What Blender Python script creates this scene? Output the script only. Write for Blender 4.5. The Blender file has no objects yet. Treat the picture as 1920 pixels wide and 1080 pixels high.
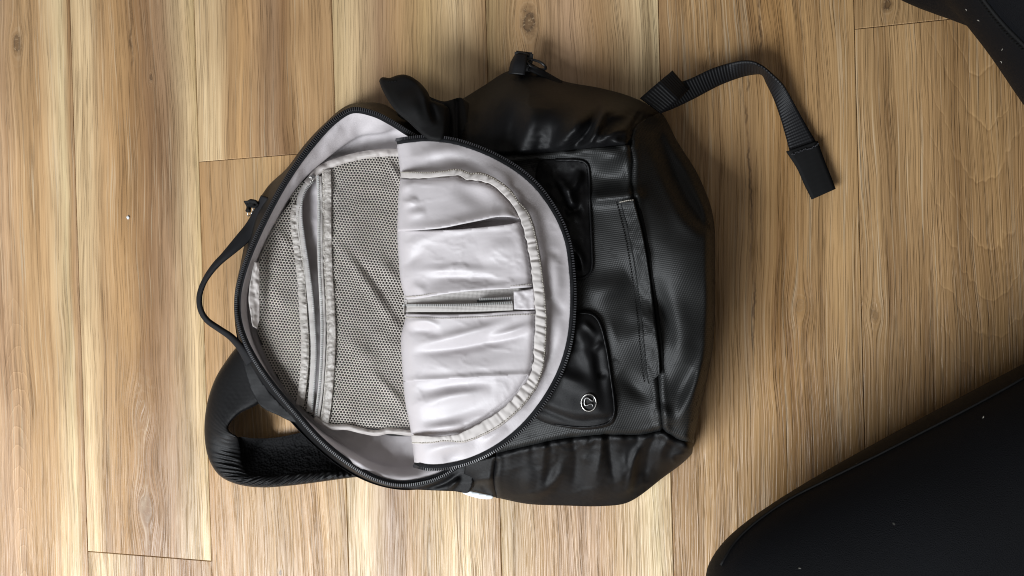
import bpy, bmesh, math, random
import numpy as np
from mathutils import Vector, Matrix, Euler
from mathutils.geometry import delaunay_2d_cdt

random.seed(7); np.random.seed(7)
S = bpy.context.scene
COL = S.collection

# ------------------------------------------------------------------ camera
CAM_F = 1374.55                      # focal length in pixels of a 1920 wide frame
CAM_ROT = (-0.01486055, 0.25540521, -0.02948683)
CAM_LOC = (0.182891, 0.0, 0.634286)
cd = bpy.data.cameras.new("camera"); cam = bpy.data.objects.new("camera", cd); COL.objects.link(cam)
cam.location = CAM_LOC; cam.rotation_mode = 'XYZ'; cam.rotation_euler = CAM_ROT
cd.sensor_width = 36.0; cd.lens = CAM_F / 1920 * 36.0; cd.clip_start = 0.01; cd.clip_end = 60
S.camera = cam

# ------------------------------------------------------------------ world and window light
w = bpy.data.worlds.new("World"); S.world = w; w.use_nodes = True
bg = w.node_tree.nodes["Background"]
bg.inputs[0].default_value = (1.0, 0.95, 0.90, 1); bg.inputs[1].default_value = 0.17

def area_light(name, loc, target, sx, sy, power, col):
    l = bpy.data.lights.new(name, 'AREA'); l.shape = 'RECTANGLE'; l.size = sx; l.size_y = sy
    l.energy = power; l.color = col
    o = bpy.data.objects.new(name, l); COL.objects.link(o); o.location = loc
    d = Vector(target) - Vector(loc)
    o.rotation_euler = d.to_track_quat('-Z', 'Y').to_euler()
    return o
area_light("window_light", (-0.82, -1.08, 1.34), (0.0, 0.0, 0.0), 1.2, 0.9, 53, (0.91, 0.955, 1.0))

S.view_settings.view_transform = 'Standard'; S.view_settings.look = 'None'
S.view_settings.exposure = 0.12; S.view_settings.gamma = 1.0
S.cycles.use_adaptive_sampling = True; S.cycles.filter_width = 1.05
S.cycles.max_bounces = 6; S.cycles.diffuse_bounces = 4; S.cycles.glossy_bounces = 3

# ------------------------------------------------------------------ geometry helpers
RM = np.array(Euler(CAM_ROT, 'XYZ').to_matrix())

def P(px, py, h):
    """point of the place seen at photo pixel (px,py) at height h (mm) above the floor"""
    px = np.asarray(px, float); py = np.asarray(py, float); h = np.asarray(h, float) * 0.001
    d = np.stack([(px - 960) / CAM_F, -(py - 540) / CAM_F, -np.ones_like(px)], -1) @ RM.T
    t = (h - CAM_LOC[2]) / d[..., 2]
    return np.array(CAM_LOC) + d * t[..., None]

_perm = np.random.RandomState(3).permutation(512)
_g = np.random.RandomState(5).uniform(-1, 1, 512)
def vnoise(x, y, seed=0):
    x = np.asarray(x, float) + seed * 17.13; y = np.asarray(y, float) + seed * 9.71
    xi = np.floor(x).astype(int); yi = np.floor(y).astype(int); fx = x - xi; fy = y - yi
    fx = fx * fx * fx * (fx * (fx * 6 - 15) + 10); fy = fy * fy * fy * (fy * (fy * 6 - 15) + 10)
    def r(a, b): return _g[(_perm[(a % 512)] + b * 57) % 512]
    return (r(xi, yi) * (1 - fx) + r(xi + 1, yi) * fx) * (1 - fy) + (r(xi, yi + 1) * (1 - fx) + r(xi + 1, yi + 1) * fx) * fy
def fbm(x, y, seed=0, o=3):
    s = 0; a = 1
    for k in range(o):
        s = s + a * vnoise(x * 2 ** k, y * 2 ** k, seed + k * 3); a *= 0.5
    return s
def ridged(x, y, seed=0):
    return 1 - 2 * np.abs(vnoise(x, y, seed)) + 0.5 * (1 - 2 * np.abs(vnoise(x * 2.1, y * 2.1, seed + 5))) - 0.75

def catmull(pts, n, closed=False):
    """resample a polyline of any dimension through its points, n samples by chord length"""
    p = np.asarray(pts, float)
    if closed: p = np.vstack([p, p[:1]])
    seg = np.linalg.norm(np.diff(p[:, :2], axis=0), axis=1) + 1e-6
    t = np.concatenate([[0], np.cumsum(seg)])
    if closed:
        q = np.vstack([p[-2], p, p[1]]); tt = np.concatenate([[-seg[-1]], t, [t[-1] + seg[0]]])
    else:
        q = np.vstack([2 * p[0] - p[1], p, 2 * p[-1] - p[-2]]); tt = np.concatenate([[-seg[0]], t, [t[-1] + seg[-1]]])
    u = np.linspace(0, t[-1], n, endpoint=not closed)
    i = np.clip(np.searchsorted(t, u, 'right') - 1, 0, len(t) - 2)
    a = ((u - t[i]) / (t[i + 1] - t[i]))[:, None]
    p0, p1, p2, p3 = q[i], q[i + 1], q[i + 2], q[i + 3]
    d1 = (t[i + 1] - t[i])[:, None]
    m1 = (p2 - p0) / (tt[i + 2] - tt[i])[:, None] * d1
    m2 = (p3 - p1) / (tt[i + 3] - tt[i + 1])[:, None] * d1
    a2, a3 = a * a, a * a * a
    return (2 * a3 - 3 * a2 + 1) * p1 + (a3 - 2 * a2 + a) * m1 + (-2 * a3 + 3 * a2) * p2 + (a3 - a2) * m2

def poly_dist(x, y, poly, closed=False):
    """distance to polyline and arclength fraction"""
    x = np.asarray(x, float); y = np.asarray(y, float)
    p = np.asarray(poly, float)[:, :2]
    if closed: p = np.vstack([p, p[:1]])
    best = np.full(x.shape, 1e9); tb = np.zeros(x.shape)
    L = np.concatenate([[0], np.cumsum(np.linalg.norm(np.diff(p, axis=0), axis=1))])
    for k in range(len(p) - 1):
        a = p[k]; b = p[k + 1]; d = b - a; l2 = d @ d + 1e-9
        t = np.clip(((x - a[0]) * d[0] + (y - a[1]) * d[1]) / l2, 0, 1)
        dd = np.hypot(x - a[0] - t * d[0], y - a[1] - t * d[1])
        m = dd < best
        best = np.where(m, dd, best); tb = np.where(m, (L[k] + t * math.sqrt(l2)) / L[-1], tb)
    return best, tb

def folds(lst):
    """cloth folds: each (polyline px, width px, height mm[, taper])"""
    pre = [(catmull(f[0], 24) if len(f[0]) > 2 else np.asarray(f[0], float), f[1], f[2], f[3] if len(f) > 3 else 1) for f in lst]
    def fn(x, y):
        x = np.asarray(x, float); s = np.zeros(x.shape)
        for poly, wd, a, tp in pre:
            d, t = poly_dist(x, y, poly)
            k = np.sin(np.clip(t, 0, 1) * math.pi) ** 1.0 if tp == 1 else (1 - t if tp == 2 else (t if tp == 3 else 1.0))
            s = s + a * np.exp(-(d / wd) ** 2) * k
        return s
    return fn

def tps(ctrl, lam=0.0):
    c = np.asarray(ctrl, float); X = c[:, :2] / 500.0; n = len(c)
    def U(r2): return np.where(r2 > 0, r2 * np.log(r2 + 1e-12), 0)
    K = U(((X[:, None] - X[None]) ** 2).sum(-1)) + lam * np.eye(n)
    Q = np.hstack([np.ones((n, 1)), X]); A = np.block([[K, Q], [Q.T, np.zeros((3, 3))]])
    wv = np.linalg.solve(A, np.concatenate([c[:, 2], [0, 0, 0]]))
    def fn(x, y):
        x = np.asarray(x, float); y = np.asarray(y, float); sh = x.shape
        Z = np.stack([x.ravel(), y.ravel()], -1) / 500.0
        r2 = ((Z[:, None] - X[None]) ** 2).sum(-1)
        return (U(r2) @ wv[:n] + wv[n] + Z @ wv[n + 1:]).reshape(sh)
    return fn

def link(name, verts, faces, mat, parent=None, smooth=True):
    me = bpy.data.meshes.new(name); me.from_pydata([tuple(map(float, v)) for v in verts], [], [tuple(map(int, f)) for f in faces])
    if smooth: me.shade_smooth()
    me.update()
    o = bpy.data.objects.new(name, me); COL.objects.link(o)
    if mat: me.materials.append(mat)
    if parent: o.parent = parent
    return o

def fix_up(o):
    bm = bmesh.new(); bm.from_mesh(o.data); bmesh.ops.recalc_face_normals(bm, faces=bm.faces)
    z = sum(f.normal.z * f.calc_area() for f in bm.faces)
    if z < 0: bmesh.ops.reverse_faces(bm, faces=bm.faces)
    bm.to_mesh(o.data); bm.free(); return o

def thicken(o, t, off=-1.0):
    m = o.modifiers.new("thickness", 'SOLIDIFY'); m.thickness = t; m.offset = off; return o

def grid_faces(nu, nv, closed=False, base=0):
    f = []
    for j in range(nv - 1):
        for i in range(nu if closed else nu - 1):
            i2 = (i + 1) % nu
            f.append((base + j * nu + i, base + j * nu + i2, base + (j + 1) * nu + i2, base + (j + 1) * nu + i))
    return f

def loft_arr(rows, nu, nv, disp=None, closed=False, linear=False):
    R = np.array([catmull(r, nu, closed) for r in rows])        # k,nu,3
    k = len(R)
    if k == 1: return R
    u = np.linspace(0, k - 1, nv); i = np.clip(u.astype(int), 0, k - 2); a = (u - i)[:, None, None]
    Rp = np.concatenate([(2 * R[0] - R[1])[None], R, (2 * R[-1] - R[-2])[None]])
    p0, p1, p2, p3 = Rp[i], Rp[i + 1], Rp[i + 2], Rp[i + 3]
    if linear: G = p1 + (p2 - p1) * a
    else: G = 0.5 * (2 * p1 + (p2 - p0) * a + (2 * p0 - 5 * p1 + 4 * p2 - p3) * a ** 2 + (3 * p1 - p0 - 3 * p2 + p3) * a ** 3)
    if disp is not None:
        G = G.copy(); G[..., 2] += disp(G[..., 0], G[..., 1])
    return G

def loft(name, rows, nu, nv, mat, parent, disp=None, thick=None, closed=False, linear=False, up=True):
    G = loft_arr(rows, nu, nv, disp, closed, linear)
    W = P(G[..., 0], G[..., 1], G[..., 2]).reshape(-1, 3)
    o = link(name, W, grid_faces(nu, nv, closed), mat, parent)
    if up: fix_up(o)
    if thick: thicken(o, thick)
    return o

def inside(px, py, poly):
    p = np.asarray(poly)[:, :2]; c = np.zeros(np.shape(px), bool); n = len(p)
    for i in range(n):
        a = p[i]; b = p[i - 1]
        m = ((a[1] > py) != (b[1] > py)) & (px < (b[0] - a[0]) * (py - a[1]) / (b[1] - a[1] + 1e-12) + a[0])
        c ^= m
    return c

def panel(name, outline, hf, mat, parent, step=4.0, skirt=8.0, nb=None, raw=False, thick=None, inset=0.0):
    """cloth panel: triangulated region of an outline with a height field and a turned-down edge"""
    ol = np.asarray(outline, float)[:, :2]
    per = np.linalg.norm(np.diff(np.vstack([ol, ol[:1]]), axis=0), axis=1).sum()
    B = catmull(ol, nb or int(per / step), True) if not raw else ol
    n = len(B)
    xs = np.arange(B[:, 0].min(), B[:, 0].max(), step); ys = np.arange(B[:, 1].min(), B[:, 1].max(), step * 0.866)
    gx, gy = np.meshgrid(xs, ys); gx = gx + (np.arange(len(ys)) % 2)[:, None] * step * 0.5
    gx = gx.ravel(); gy = gy.ravel()
    m = inside(gx, gy, B); gx, gy = gx[m], gy[m]
    d, _ = poly_dist(gx, gy, B, True); m = d > step * 0.55; gx, gy = gx[m], gy[m]
    pts = [Vector((a, b)) for a, b in B] + [Vector((a, b)) for a, b in zip(gx, gy)]
    v, e, f, ov, oe, of = delaunay_2d_cdt(pts, [(i, (i + 1) % n) for i in range(n)], [], 1, 1e-4)
    V = np.array([(a.x, a.y) for a in v])
    h = hf(V[:, 0], V[:, 1])
    W = P(V[:, 0], V[:, 1], h)
    verts = list(W); faces = [tuple(q) for q in f]
    if skirt:
        order = np.zeros(n, int)
        for i, src in enumerate(ov):
            for s_ in src:
                if s_ < n: order[s_] = i
        sk = skirt(V[order, 0], V[order, 1]) if callable(skirt) else np.full(n, skirt)
        low = W[order].copy(); low[:, 2] = np.maximum(low[:, 2] - sk * 0.001, 0.0015)
        base = len(verts); verts += list(low)
        for i in range(n):
            j = (i + 1) % n
            faces.append((order[i], order[j], base + j, base + i))
    o = link(name, verts, faces, mat, parent)
    fix_up(o)
    if thick: thicken(o, thick)
    return o

def offset_curve(c, d):
    c = np.asarray(c, float); t = np.gradient(c[:, :2], axis=0); t /= np.linalg.norm(t, axis=1)[:, None] + 1e-9
    r = c.copy(); r[:, 0] += -t[:, 1] * d; r[:, 1] += t[:, 0] * d
    return r

def frames(W):
    t = np.gradient(W, axis=0); t /= np.linalg.norm(t, axis=1)[:, None] + 1e-12
    up = np.array([0, 0, 1.0]); s = np.cross(t, up); s /= np.linalg.norm(s, axis=1)[:, None] + 1e-9
    n = np.cross(s, t); return t, s, n

def resample3(W, step):
    seg = np.linalg.norm(np.diff(W, axis=0), axis=1); L = np.concatenate([[0], np.cumsum(seg)])
    u = np.arange(0, L[-1], step)
    return np.stack([np.interp(u, L, W[:, k]) for k in range(3)], -1)

def tube_data(W, r, m=8, cap=True):
    t, s, n = frames(W); r = np.broadcast_to(np.asarray(r, float), (len(W),))
    V = []; F = []
    for i in range(len(W)):
        for k in range(m):
            a = 2 * math.pi * k / m
            V.append(W[i] + r[i] * (math.cos(a) * s[i] + math.sin(a) * n[i]))
    for i in range(len(W) - 1):
        for k in range(m):
            F.append((i * m + k, i * m + (k + 1) % m, (i + 1) * m + (k + 1) % m, (i + 1) * m + k))
    if cap:
        F.append(tuple(range(m - 1, -1, -1))); F.append(tuple(range((len(W) - 1) * m, len(W) * m)))
    return V, F

def tube(name, W, r, mat, parent, m=8):
    V, F = tube_data(np.asarray(W), r, m); return link(name, V, F, mat, parent)

def boxes_along(name, W, mat, parent, pitch, size, tilt=0.0, lift=0.0, jitter=0.0, stuff=True, shift=0.0):
    """row of small blocks (zip teeth, stitches) along a world curve; size = along, across, high (m)"""
    Q = resample3(W, pitch); t, s, n = frames(Q); V = []; F = []
    for i in range(len(Q)):
        a, b, c = size[0] / 2, size[1] / 2, size[2] / 2
        ca, sa = math.cos(tilt), math.sin(tilt)
        T = t[i] * ca + s[i] * sa; Sd = -t[i] * sa + s[i] * ca
        C = Q[i] + n[i] * lift + s[i] * (shift + random.uniform(-1, 1) * jitter)
        base = len(V)
        for z, q in ((-1, 1.0), (1, 0.62)):
            for x, y in ((-1, -1), (1, -1), (1, 1), (-1, 1)):
                V.append(C + T * a * x * q + Sd * b * y * (0.5 + q / 2) + n[i] * c * z)
        F += [(base, base + 3, base + 2, base + 1), (base + 4, base + 5, base + 6, base + 7)]
        F += [(base + k, base + (k + 1) % 4, base + 4 + (k + 1) % 4, base + 4 + k) for k in range(4)]
    o = link(name, V, F, mat, parent, smooth=False)
    if stuff: o['kind'] = 'stuff'
    return o

# ------------------------------------------------------------------ materials
class NT:
    def __init__(s, name):
        s.m = bpy.data.materials.new(name); s.m.use_nodes = True; s.t = s.m.node_tree; s.n = s.t.nodes
        s.b = s.n["Principled BSDF"]
    def add(s, typ, **kw):
        nd = s.n.new(typ)
        for k, v in kw.items(): setattr(nd, k, v)
        return nd
    def l(s, a, b): s.t.links.new(a, b)
    def val(s, sock, v):
        if isinstance(v, bpy.types.NodeSocket): s.l(v, sock)
        else: sock.default_value = v
    def math(s, op, a, b=0.0, c=0.0, clamp=False):
        nd = s.add('ShaderNodeMath', operation=op, use_clamp=clamp)
        for i, v in enumerate((a, b, c)):
            s.val(nd.inputs[i], v)
        return nd.outputs[0]
    def vec(s, x, y, z=0.0):
        nd = s.add('ShaderNodeCombineXYZ')
        for i, v in enumerate((x, y, z)): s.val(nd.inputs[i], v)
        return nd.outputs[0]
    def noise(s, vec, scale, detail=2.0, rough=0.5, dist=0.0, col=False):
        nd = s.add('ShaderNodeTexNoise'); s.l(vec, nd.inputs['Vector'])
        nd.inputs['Scale'].default_value = scale; nd.inputs['Detail'].default_value = detail
        nd.inputs['Roughness'].default_value = rough; nd.inputs['Distortion'].default_value = dist
        return nd.outputs['Color' if col else 'Fac']
    def ramp(s, fac, stops, interp='LINEAR'):
        nd = s.add('ShaderNodeValToRGB'); s.l(fac, nd.inputs[0]); r = nd.color_ramp; r.interpolation = interp
        while len(r.elements) > 1: r.elements.remove(r.elements[-1])
        for i, (p, c) in enumerate(stops):
            c = (c, c, c) if not isinstance(c, (tuple, list)) else c
            e = r.elements[0] if i == 0 else r.elements.new(p)
            e.position = p; e.color = (*c[:3], 1)
        return nd.outputs[0]
    def mix(s, fac, a, b, mode='MIX'):
        nd = s.add('ShaderNodeMix', data_type='RGBA', blend_type=mode)
        s.val(nd.inputs[0], fac)
        for i, v in ((6, a), (7, b)):
            if isinstance(v, (tuple, list)): v = (*v[:3], 1)
            s.val(nd.inputs[i], v)
        return nd.outputs[2]
    def bump(s, h, strength, dist, normal=None):
        nd = s.add('ShaderNodeBump'); s.l(h, nd.inputs['Height'])
        nd.inputs['Strength'].default_value = strength; nd.inputs['Distance'].default_value = dist
        if normal: s.l(normal, nd.inputs['Normal'])
        return nd.outputs[0]
    def obj(s): return s.add('ShaderNodeTexCoord').outputs['Object']
    def set(s, **kw):
        for k, v in kw.items():
            k = k.replace('_', ' ')
            if isinstance(v, (tuple, list)) and len(v) == 3: v = (*v, 1)
            s.val(s.b.inputs[k], v)
        return s

def fabric(name, col, rough, weave=0.0, wscale=1400.0, noise_amt=0.15, sheen=0.0, spec=0.5, crinkle=0.0, cscale=60.0, aniso=False, col2=None):
    k = NT(name); o = k.obj()
    n1 = k.noise(o, 35, 3)
    dark = tuple(c * (1 - noise_amt) for c in col); light = col2 or tuple(min(1, c * (1 + noise_amt)) for c in col)
    c = k.ramp(n1, [(0.3, dark), (0.7, light)])
    k.set(Base_Color=c, Roughness=rough, Specular_IOR_Level=spec)
    if sheen: k.set(Sheen_Weight=sheen, Sheen_Roughness=0.4)
    nrm = None
    if crinkle:
        nrm = k.bump(k.noise(o, cscale, 4, 0.6, 0.6), 1.0, crinkle)
    if weave:
        sp = k.add('ShaderNodeSeparateXYZ'); k.l(o, sp.inputs[0])
        a = k.math('SINE', k.math('MULTIPLY', k.math('ADD', sp.outputs[0], sp.outputs[1]), wscale))
        b = k.math('SINE', k.math('MULTIPLY', k.math('SUBTRACT', sp.outputs[0], sp.outputs[1]), wscale))
        nrm = k.bump(k.math('MULTIPLY', a, b), 1.0, weave, nrm)
    if nrm: k.l(nrm, k.b.inputs['Normal'])
    return k.m

M = {}
M['satin'] = fabric('black_satin', (0.0034, 0.0034, 0.0040), 0.50, weave=0.00005, wscale=4200, sheen=0.01, spec=0.25, crinkle=0.0002, cscale=26)
M['black'] = fabric('black_cloth', (0.005, 0.005, 0.0052), 0.72, weave=0.00004, wscale=4600, spec=0.2)
M['webbing'] = fabric('black_webbing', (0.008, 0.008, 0.0095), 0.75, weave=0.00007, wscale=3600, spec=0.25)
M['tape'] = fabric('black_zip_tape', (0.005, 0.0055, 0.007), 0.7, weave=0.00015, wscale=4000, spec=0.22)
M['tooth'] = fabric('black_tooth', (0.045, 0.045, 0.05), 0.3, spec=0.6)
M['lining'] = fabric('grey_lining', (0.54, 0.505, 0.515), 0.42, weave=0.00002, wscale=5000, noise_amt=0.04, spec=0.45, crinkle=0.0003, cscale=40)
M['inner'] = fabric('taupe_lining', (0.42, 0.385, 0.365), 0.5, noise_amt=0.08, spec=0.35, crinkle=0.001, cscale=24)
M['elastic'] = fabric('cream_elastic', (0.52, 0.485, 0.465), 0.6, weave=0.00004, wscale=3600, noise_amt=0.06, spec=0.3)
M['net'] = fabric('grey_netting', (0.50, 0.46, 0.415), 0.45, noise_amt=0.12, spec=0.45)
M['grey_tape'] = fabric('grey_zip_tape', (0.45, 0.425, 0.405), 0.6, weave=0.00012, wscale=3000, noise_amt=0.06, spec=0.35)
M['grey_tooth'] = fabric('grey_tooth', (0.45, 0.45, 0.44), 0.35, spec=0.5)
M['back'] = fabric('charcoal_lining', (0.055, 0.052, 0.052), 0.6, noise_amt=0.1, spec=0.3)
M['strip'] = fabric('crinkled_strip', (0.40, 0.37, 0.34), 0.36, noise_amt=0.1, spec=0.5, crinkle=0.0016, cscale=220)
M['thread'] = fabric('thread', (0.42, 0.39, 0.34), 0.7, spec=0.3)
M['dark_thread_and_shade'] = fabric('dark_thread_and_shade', (0.004, 0.004, 0.004), 0.8, spec=0.2)  # black for dark stitches and for the painted shade in zip openings
M['label'] = fabric('white_label', (0.74, 0.77, 0.78), 0.5, noise_amt=0.03)
M['plastic'] = fabric('black_plastic', (0.009, 0.009, 0.010), 0.38, spec=0.5)
k = NT('steel'); k.set(Base_Color=(0.55, 0.54, 0.52), Metallic=1.0, Roughness=0.28); M['steel'] = k.m
k = NT('dark_steel'); k.set(Base_Color=(0.33, 0.33, 0.33), Metallic=1.0, Roughness=0.35); M['dark_steel'] = k.m

def coated():
    k = NT('coated_weave'); o = k.obj()
    sp = k.add('ShaderNodeSeparateXYZ'); k.l(o, sp.inputs[0])
    n = k.noise(o, 22, 4, 0.6)
    x = k.math('ADD', sp.outputs[0], k.math('MULTIPLY', k.noise(o, 60, 1), 0.0012)); y = sp.outputs[1]
    a = k.math('SINE', k.math('MULTIPLY', k.math('ADD', x, k.math('MULTIPLY', y, 0.6)), 2100.0))
    b = k.math('SINE', k.math('MULTIPLY', k.math('SUBTRACT', y, k.math('MULTIPLY', x, 0.45)), 2900.0))
    wv = k.math('MULTIPLY', a, b)
    worn = k.noise(o, 120, 5, 0.7)
    scr = k.ramp(worn, [(0.57, 0.0), (0.62, 1.0)])
    patch = k.ramp(k.noise(o, 16, 2), [(0.52, 0.0), (0.64, 1.0)])
    scuff = k.math('MULTIPLY', scr, patch)
    c = k.mix(scuff, k.ramp(n, [(0.3, (0.008, 0.0084, 0.0085)), (0.7, (0.013, 0.0135, 0.0132))]), (0.003, 0.003, 0.003))
    rg = k.math('ADD', k.ramp(n, [(0.25, 0.50), (0.75, 0.62)]), k.math('MULTIPLY', scuff, 0.3))
    k.set(Base_Color=c, Roughness=rg, Specular_IOR_Level=0.42)
    nb = k.bump(k.noise(o, 40, 4, 0.6), 1.0, 0.0002)
    k.l(k.bump(wv, 1.0, 0.00009, nb), k.b.inputs['Normal'])
    return k.m
M['coated'] = coated()

def webbing_mat():
    k = NT('ribbed_webbing')
    uv = k.add('ShaderNodeUVMap'); sp = k.add('ShaderNodeSeparateXYZ'); k.l(uv.outputs[0], sp.inputs[0])
    a = k.math('SINE', k.math('MULTIPLY', sp.outputs[0], 2700.0)); 
    b = k.math('SINE', k.math('MULTIPLY', sp.outputs[1], 3200.0))
    hgt = k.math('ADD', a, k.math('MULTIPLY', b, 0.12))
    k.set(Base_Color=(0.0045, 0.0047, 0.0060), Roughness=0.55, Specular_IOR_Level=0.32)
    k.l(k.bump(hgt, 1.0, 0.00013), k.b.inputs['Normal'])
    return k.m
M['ribbed'] = webbing_mat()

def legging_mat():
    k = NT('black_legging_knit'); o = k.obj()
    g = k.noise(o, 2600, 2, 0.6); g2 = k.noise(o, 1300, 2)
    k.set(Base_Color=k.ramp(k.noise(o, 9, 2), [(0.3, (0.0035, 0.0037, 0.0045)), (0.7, (0.005, 0.0056, 0.0072))]), Roughness=0.62,
          Specular_IOR_Level=0.09, Sheen_Weight=0.0, Sheen_Roughness=0.35, Sheen_Tint=(0.8, 0.88, 1.0))
    k.l(k.bump(k.math('ADD', g, g2), 1.0, 0.0003), k.b.inputs['Normal'])
    return k.m
M['legging'] = legging_mat()

def spacer_mat():
    k = NT('spacer_foam'); o = k.obj()
    vr = k.add('ShaderNodeTexVoronoi'); k.l(o, vr.inputs['Vector']); vr.inputs['Scale'].default_value = 400
    k.set(Base_Color=(0.004, 0.004, 0.0045), Roughness=0.75, Specular_IOR_Level=0.12)
    k.l(k.bump(vr.outputs['Distance'], 1.0, 0.0009), k.b.inputs['Normal'])
    return k.m
M['spacer'] = spacer_mat()

# wood ---------------------------------------------------------------
PW, PL = 0.152, 1.22
def wood(name, stops, seed, knots=(), arcs=None, cracks=(), contrast=1.0):
    """vinyl oak plank; stops = (position across, colour); knots (x,y,r,dark); arcs (xc,y0,halfwidth,dir,period)"""
    k = NT(name); o = k.obj()
    sp = k.add('ShaderNodeSeparateXYZ'); k.l(o, sp.inputs[0]); x0, y = sp.outputs[0], sp.outputs[1]
    sv = float(seed * 3.7)
    def n2(xx, fx, fy, s_, det=2, rough=0.55):
        return k.noise(k.vec(k.math('MULTIPLY', xx, fx), k.math('MULTIPLY', y, fy), sv + s_), 1.0, det, rough)
    x = k.math('ADD', x0, k.math('MULTIPLY', k.math('SUBTRACT', n2(x0, 6.0, 2.2, 0), 0.5), 0.034))
    x = k.math('ADD', x, k.math('MULTIPLY', k.math('SUBTRACT', n2(x0, 50.0, 14.0, 2), 0.5), 0.004))
    core = None; rings = None
    for (kx, ky, kr, dk) in knots:
        dx = k.math('SUBTRACT', x0, kx); dy = k.math('SUBTRACT', y, ky)
        wob = k.math('MULTIPLY', k.math('SUBTRACT', k.noise(o, 90, 3, 0.6), 0.5), 1.3)
        d2 = k.math('ADD', k.math('MULTIPLY', k.math('MULTIPLY', dx, dx), 1 / kr ** 2), k.math('MULTIPLY', k.math('MULTIPLY', dy, dy), 1 / (kr * 2.0) ** 2))
        g = k.math('EXPONENT', k.math('MULTIPLY', d2, -0.35))
        x = k.math('SUBTRACT', x, k.math('MULTIPLY', k.math('MULTIPLY', dx, g), 0.9))
        dd = k.math('ADD', k.math('SQRT', d2), wob)
        c1 = k.math('MULTIPLY', k.ramp(dd, [(0.0, 0.7), (0.3, 0.75), (0.45, 1.0), (0.6, 0.5), (0.85, 0.2), (1.0, 0.0)]), dk)
        core = c1 if core is None else k.math('MAXIMUM', core, c1)
        rg = k.math('MULTIPLY', k.ramp(k.math('FRACT', k.math('MULTIPLY', dd, 1.7)), [(0.0, 0.0), (0.55, 0.1), (0.8, 1.0), (1.0, 0.0)]), k.math('MULTIPLY', g, 1.0))
        rings = rg if rings is None else k.math('MAXIMUM', rings, rg)
    fac = k.math('ADD', k.math('MULTIPLY', x, 1 / PW), 0.5)
    base = k.ramp(fac, stops)
    f1 = n2(x, 95.0, 3.0, 1.0, 3); f2 = n2(x, 380.0, 4.0, 4.0, 3, 0.65); f3 = n2(x, 680.0, 11.0, 7.0, 2, 0.6); f4 = n2(x, 1000.0, 14.0, 9.0, 1)
    patch = n2(x0, 22.0, 6.0, 13, 2)
    c = k.mix(1.0, base, k.ramp(f1, [(0.28, (0.68, 0.63, 0.57)), (0.5, 1.0), (0.72, (1.18, 1.2, 1.22))]), 'MULTIPLY')
    c = k.mix(1.0, c, k.ramp(f2, [(0.32, (0.80, 0.76, 0.72)), (0.5, 1.0), (0.68, (1.12, 1.13, 1.15))]), 'MULTIPLY')
    c = k.mix(1.0, c, k.ramp(f4, [(0.3, (0.89, 0.87, 0.85)), (0.5, 1.0), (0.7, (1.07, 1.08, 1.09))]), 'MULTIPLY')
    pores = k.math('MULTIPLY', k.ramp(f3, [(0.54, 0.0), (0.63, 1.0)]), k.ramp(f1, [(0.35, 1.0), (0.68, 0.3)]))
    c = k.mix(k.math('MULTIPLY', pores, 0.38 * contrast), c, (0.17, 0.10, 0.048))
    cer = k.math('MULTIPLY', k.ramp(n2(x, 540.0, 7.0, 11.0, 2), [(0.57, 0.0), (0.66, 1.0)]), k.ramp(patch, [(0.38, 0.15), (0.62, 1.0)]))
    c = k.mix(k.math('MULTIPLY', cer, 0.5), c, (0.66, 0.53, 0.36))
    c = k.mix(k.ramp(n2(x0, 9.0, 3.2, 19, 2), [(0.32, 0.38), (0.62, 1.0)]), base, c)
    hgt = k.math('SUBTRACT', k.math('ADD', f2, k.math('MULTIPLY', f4, 0.6)), k.math('MULTIPLY', pores, 0.7))
    if arcs:
        xc, ya, hw, dr, per, el = arcs
        dx = k.math('SUBTRACT', x0, xc); q = k.math('MULTIPLY', dx, 1 / hw)
        q2 = k.math('MULTIPLY', q, q)
        rr = k.math('ADD', k.math('MULTIPLY', y, dr), k.math('MULTIPLY', q2, per * el))
        rr = k.math('ADD', rr, k.math('MULTIPLY', k.math('SUBTRACT', k.noise(k.vec(k.math('MULTIPLY', x0, 20.0), k.math('MULTIPLY', y, 9.0), sv + 31), 1.0, 4, 0.6), 0.5), per * 2.6))
        ring = k.math('FRACT', k.math('MULTIPLY', rr, 1 / per))
        ln = k.ramp(ring, [(0.0, 0.42), (0.55, 0.5), (0.80, 0.62), (0.86, 1.0), (0.90, 0.1), (0.95, 0.35), (1.0, 0.42)])
        along = k.ramp(k.math('MULTIPLY_ADD', k.math('ABSOLUTE', k.math('SUBTRACT', y, ya)), -4.2, 1.0), [(0.0, 0.0), (0.45, 1.0), (1.0, 1.0)])
        msk = k.math('MULTIPLY', k.math('MULTIPLY', k.ramp(q2, [(0.0, 1.0), (0.5, 0.7), (1.0, 0.0)]), along), k.ramp(patch, [(0.3, 0.5), (0.6, 1.0)]))
        c = k.mix(k.math('MULTIPLY', msk, 0.9), c, k.mix(1.0, c, k.mix(ln, (0.74, 0.70, 0.66), (1.28, 1.3, 1.33)), 'MULTIPLY'))
    if rings is not None:
        c = k.mix(k.math('MULTIPLY', rings, 0.22), c, (0.58, 0.45, 0.30))
    for (cx, cy, cl, cw) in cracks:
        dx = k.math('SUBTRACT', k.math('ADD', x0, k.math('MULTIPLY', k.math('SUBTRACT', k.noise(k.vec(k.math('MULTIPLY', x0, 8.0), k.math('MULTIPLY', y, 30.0), sv + 21), 1.0, 4, 0.65), 0.5), 0.014)), cx)
        dy = k.math('SUBTRACT', y, cy)
        m = k.math('MULTIPLY', k.ramp(k.math('MULTIPLY', k.math('ABSOLUTE', dx), 1 / cw), [(0.0, 1.0), (0.5, 0.6), (1.0, 0.0)]),
                   k.ramp(k.math('MULTIPLY', k.math('ABSOLUTE', dy), 1 / cl), [(0.0, 1.0), (0.6, 0.8), (1.0, 0.0)]))
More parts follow.
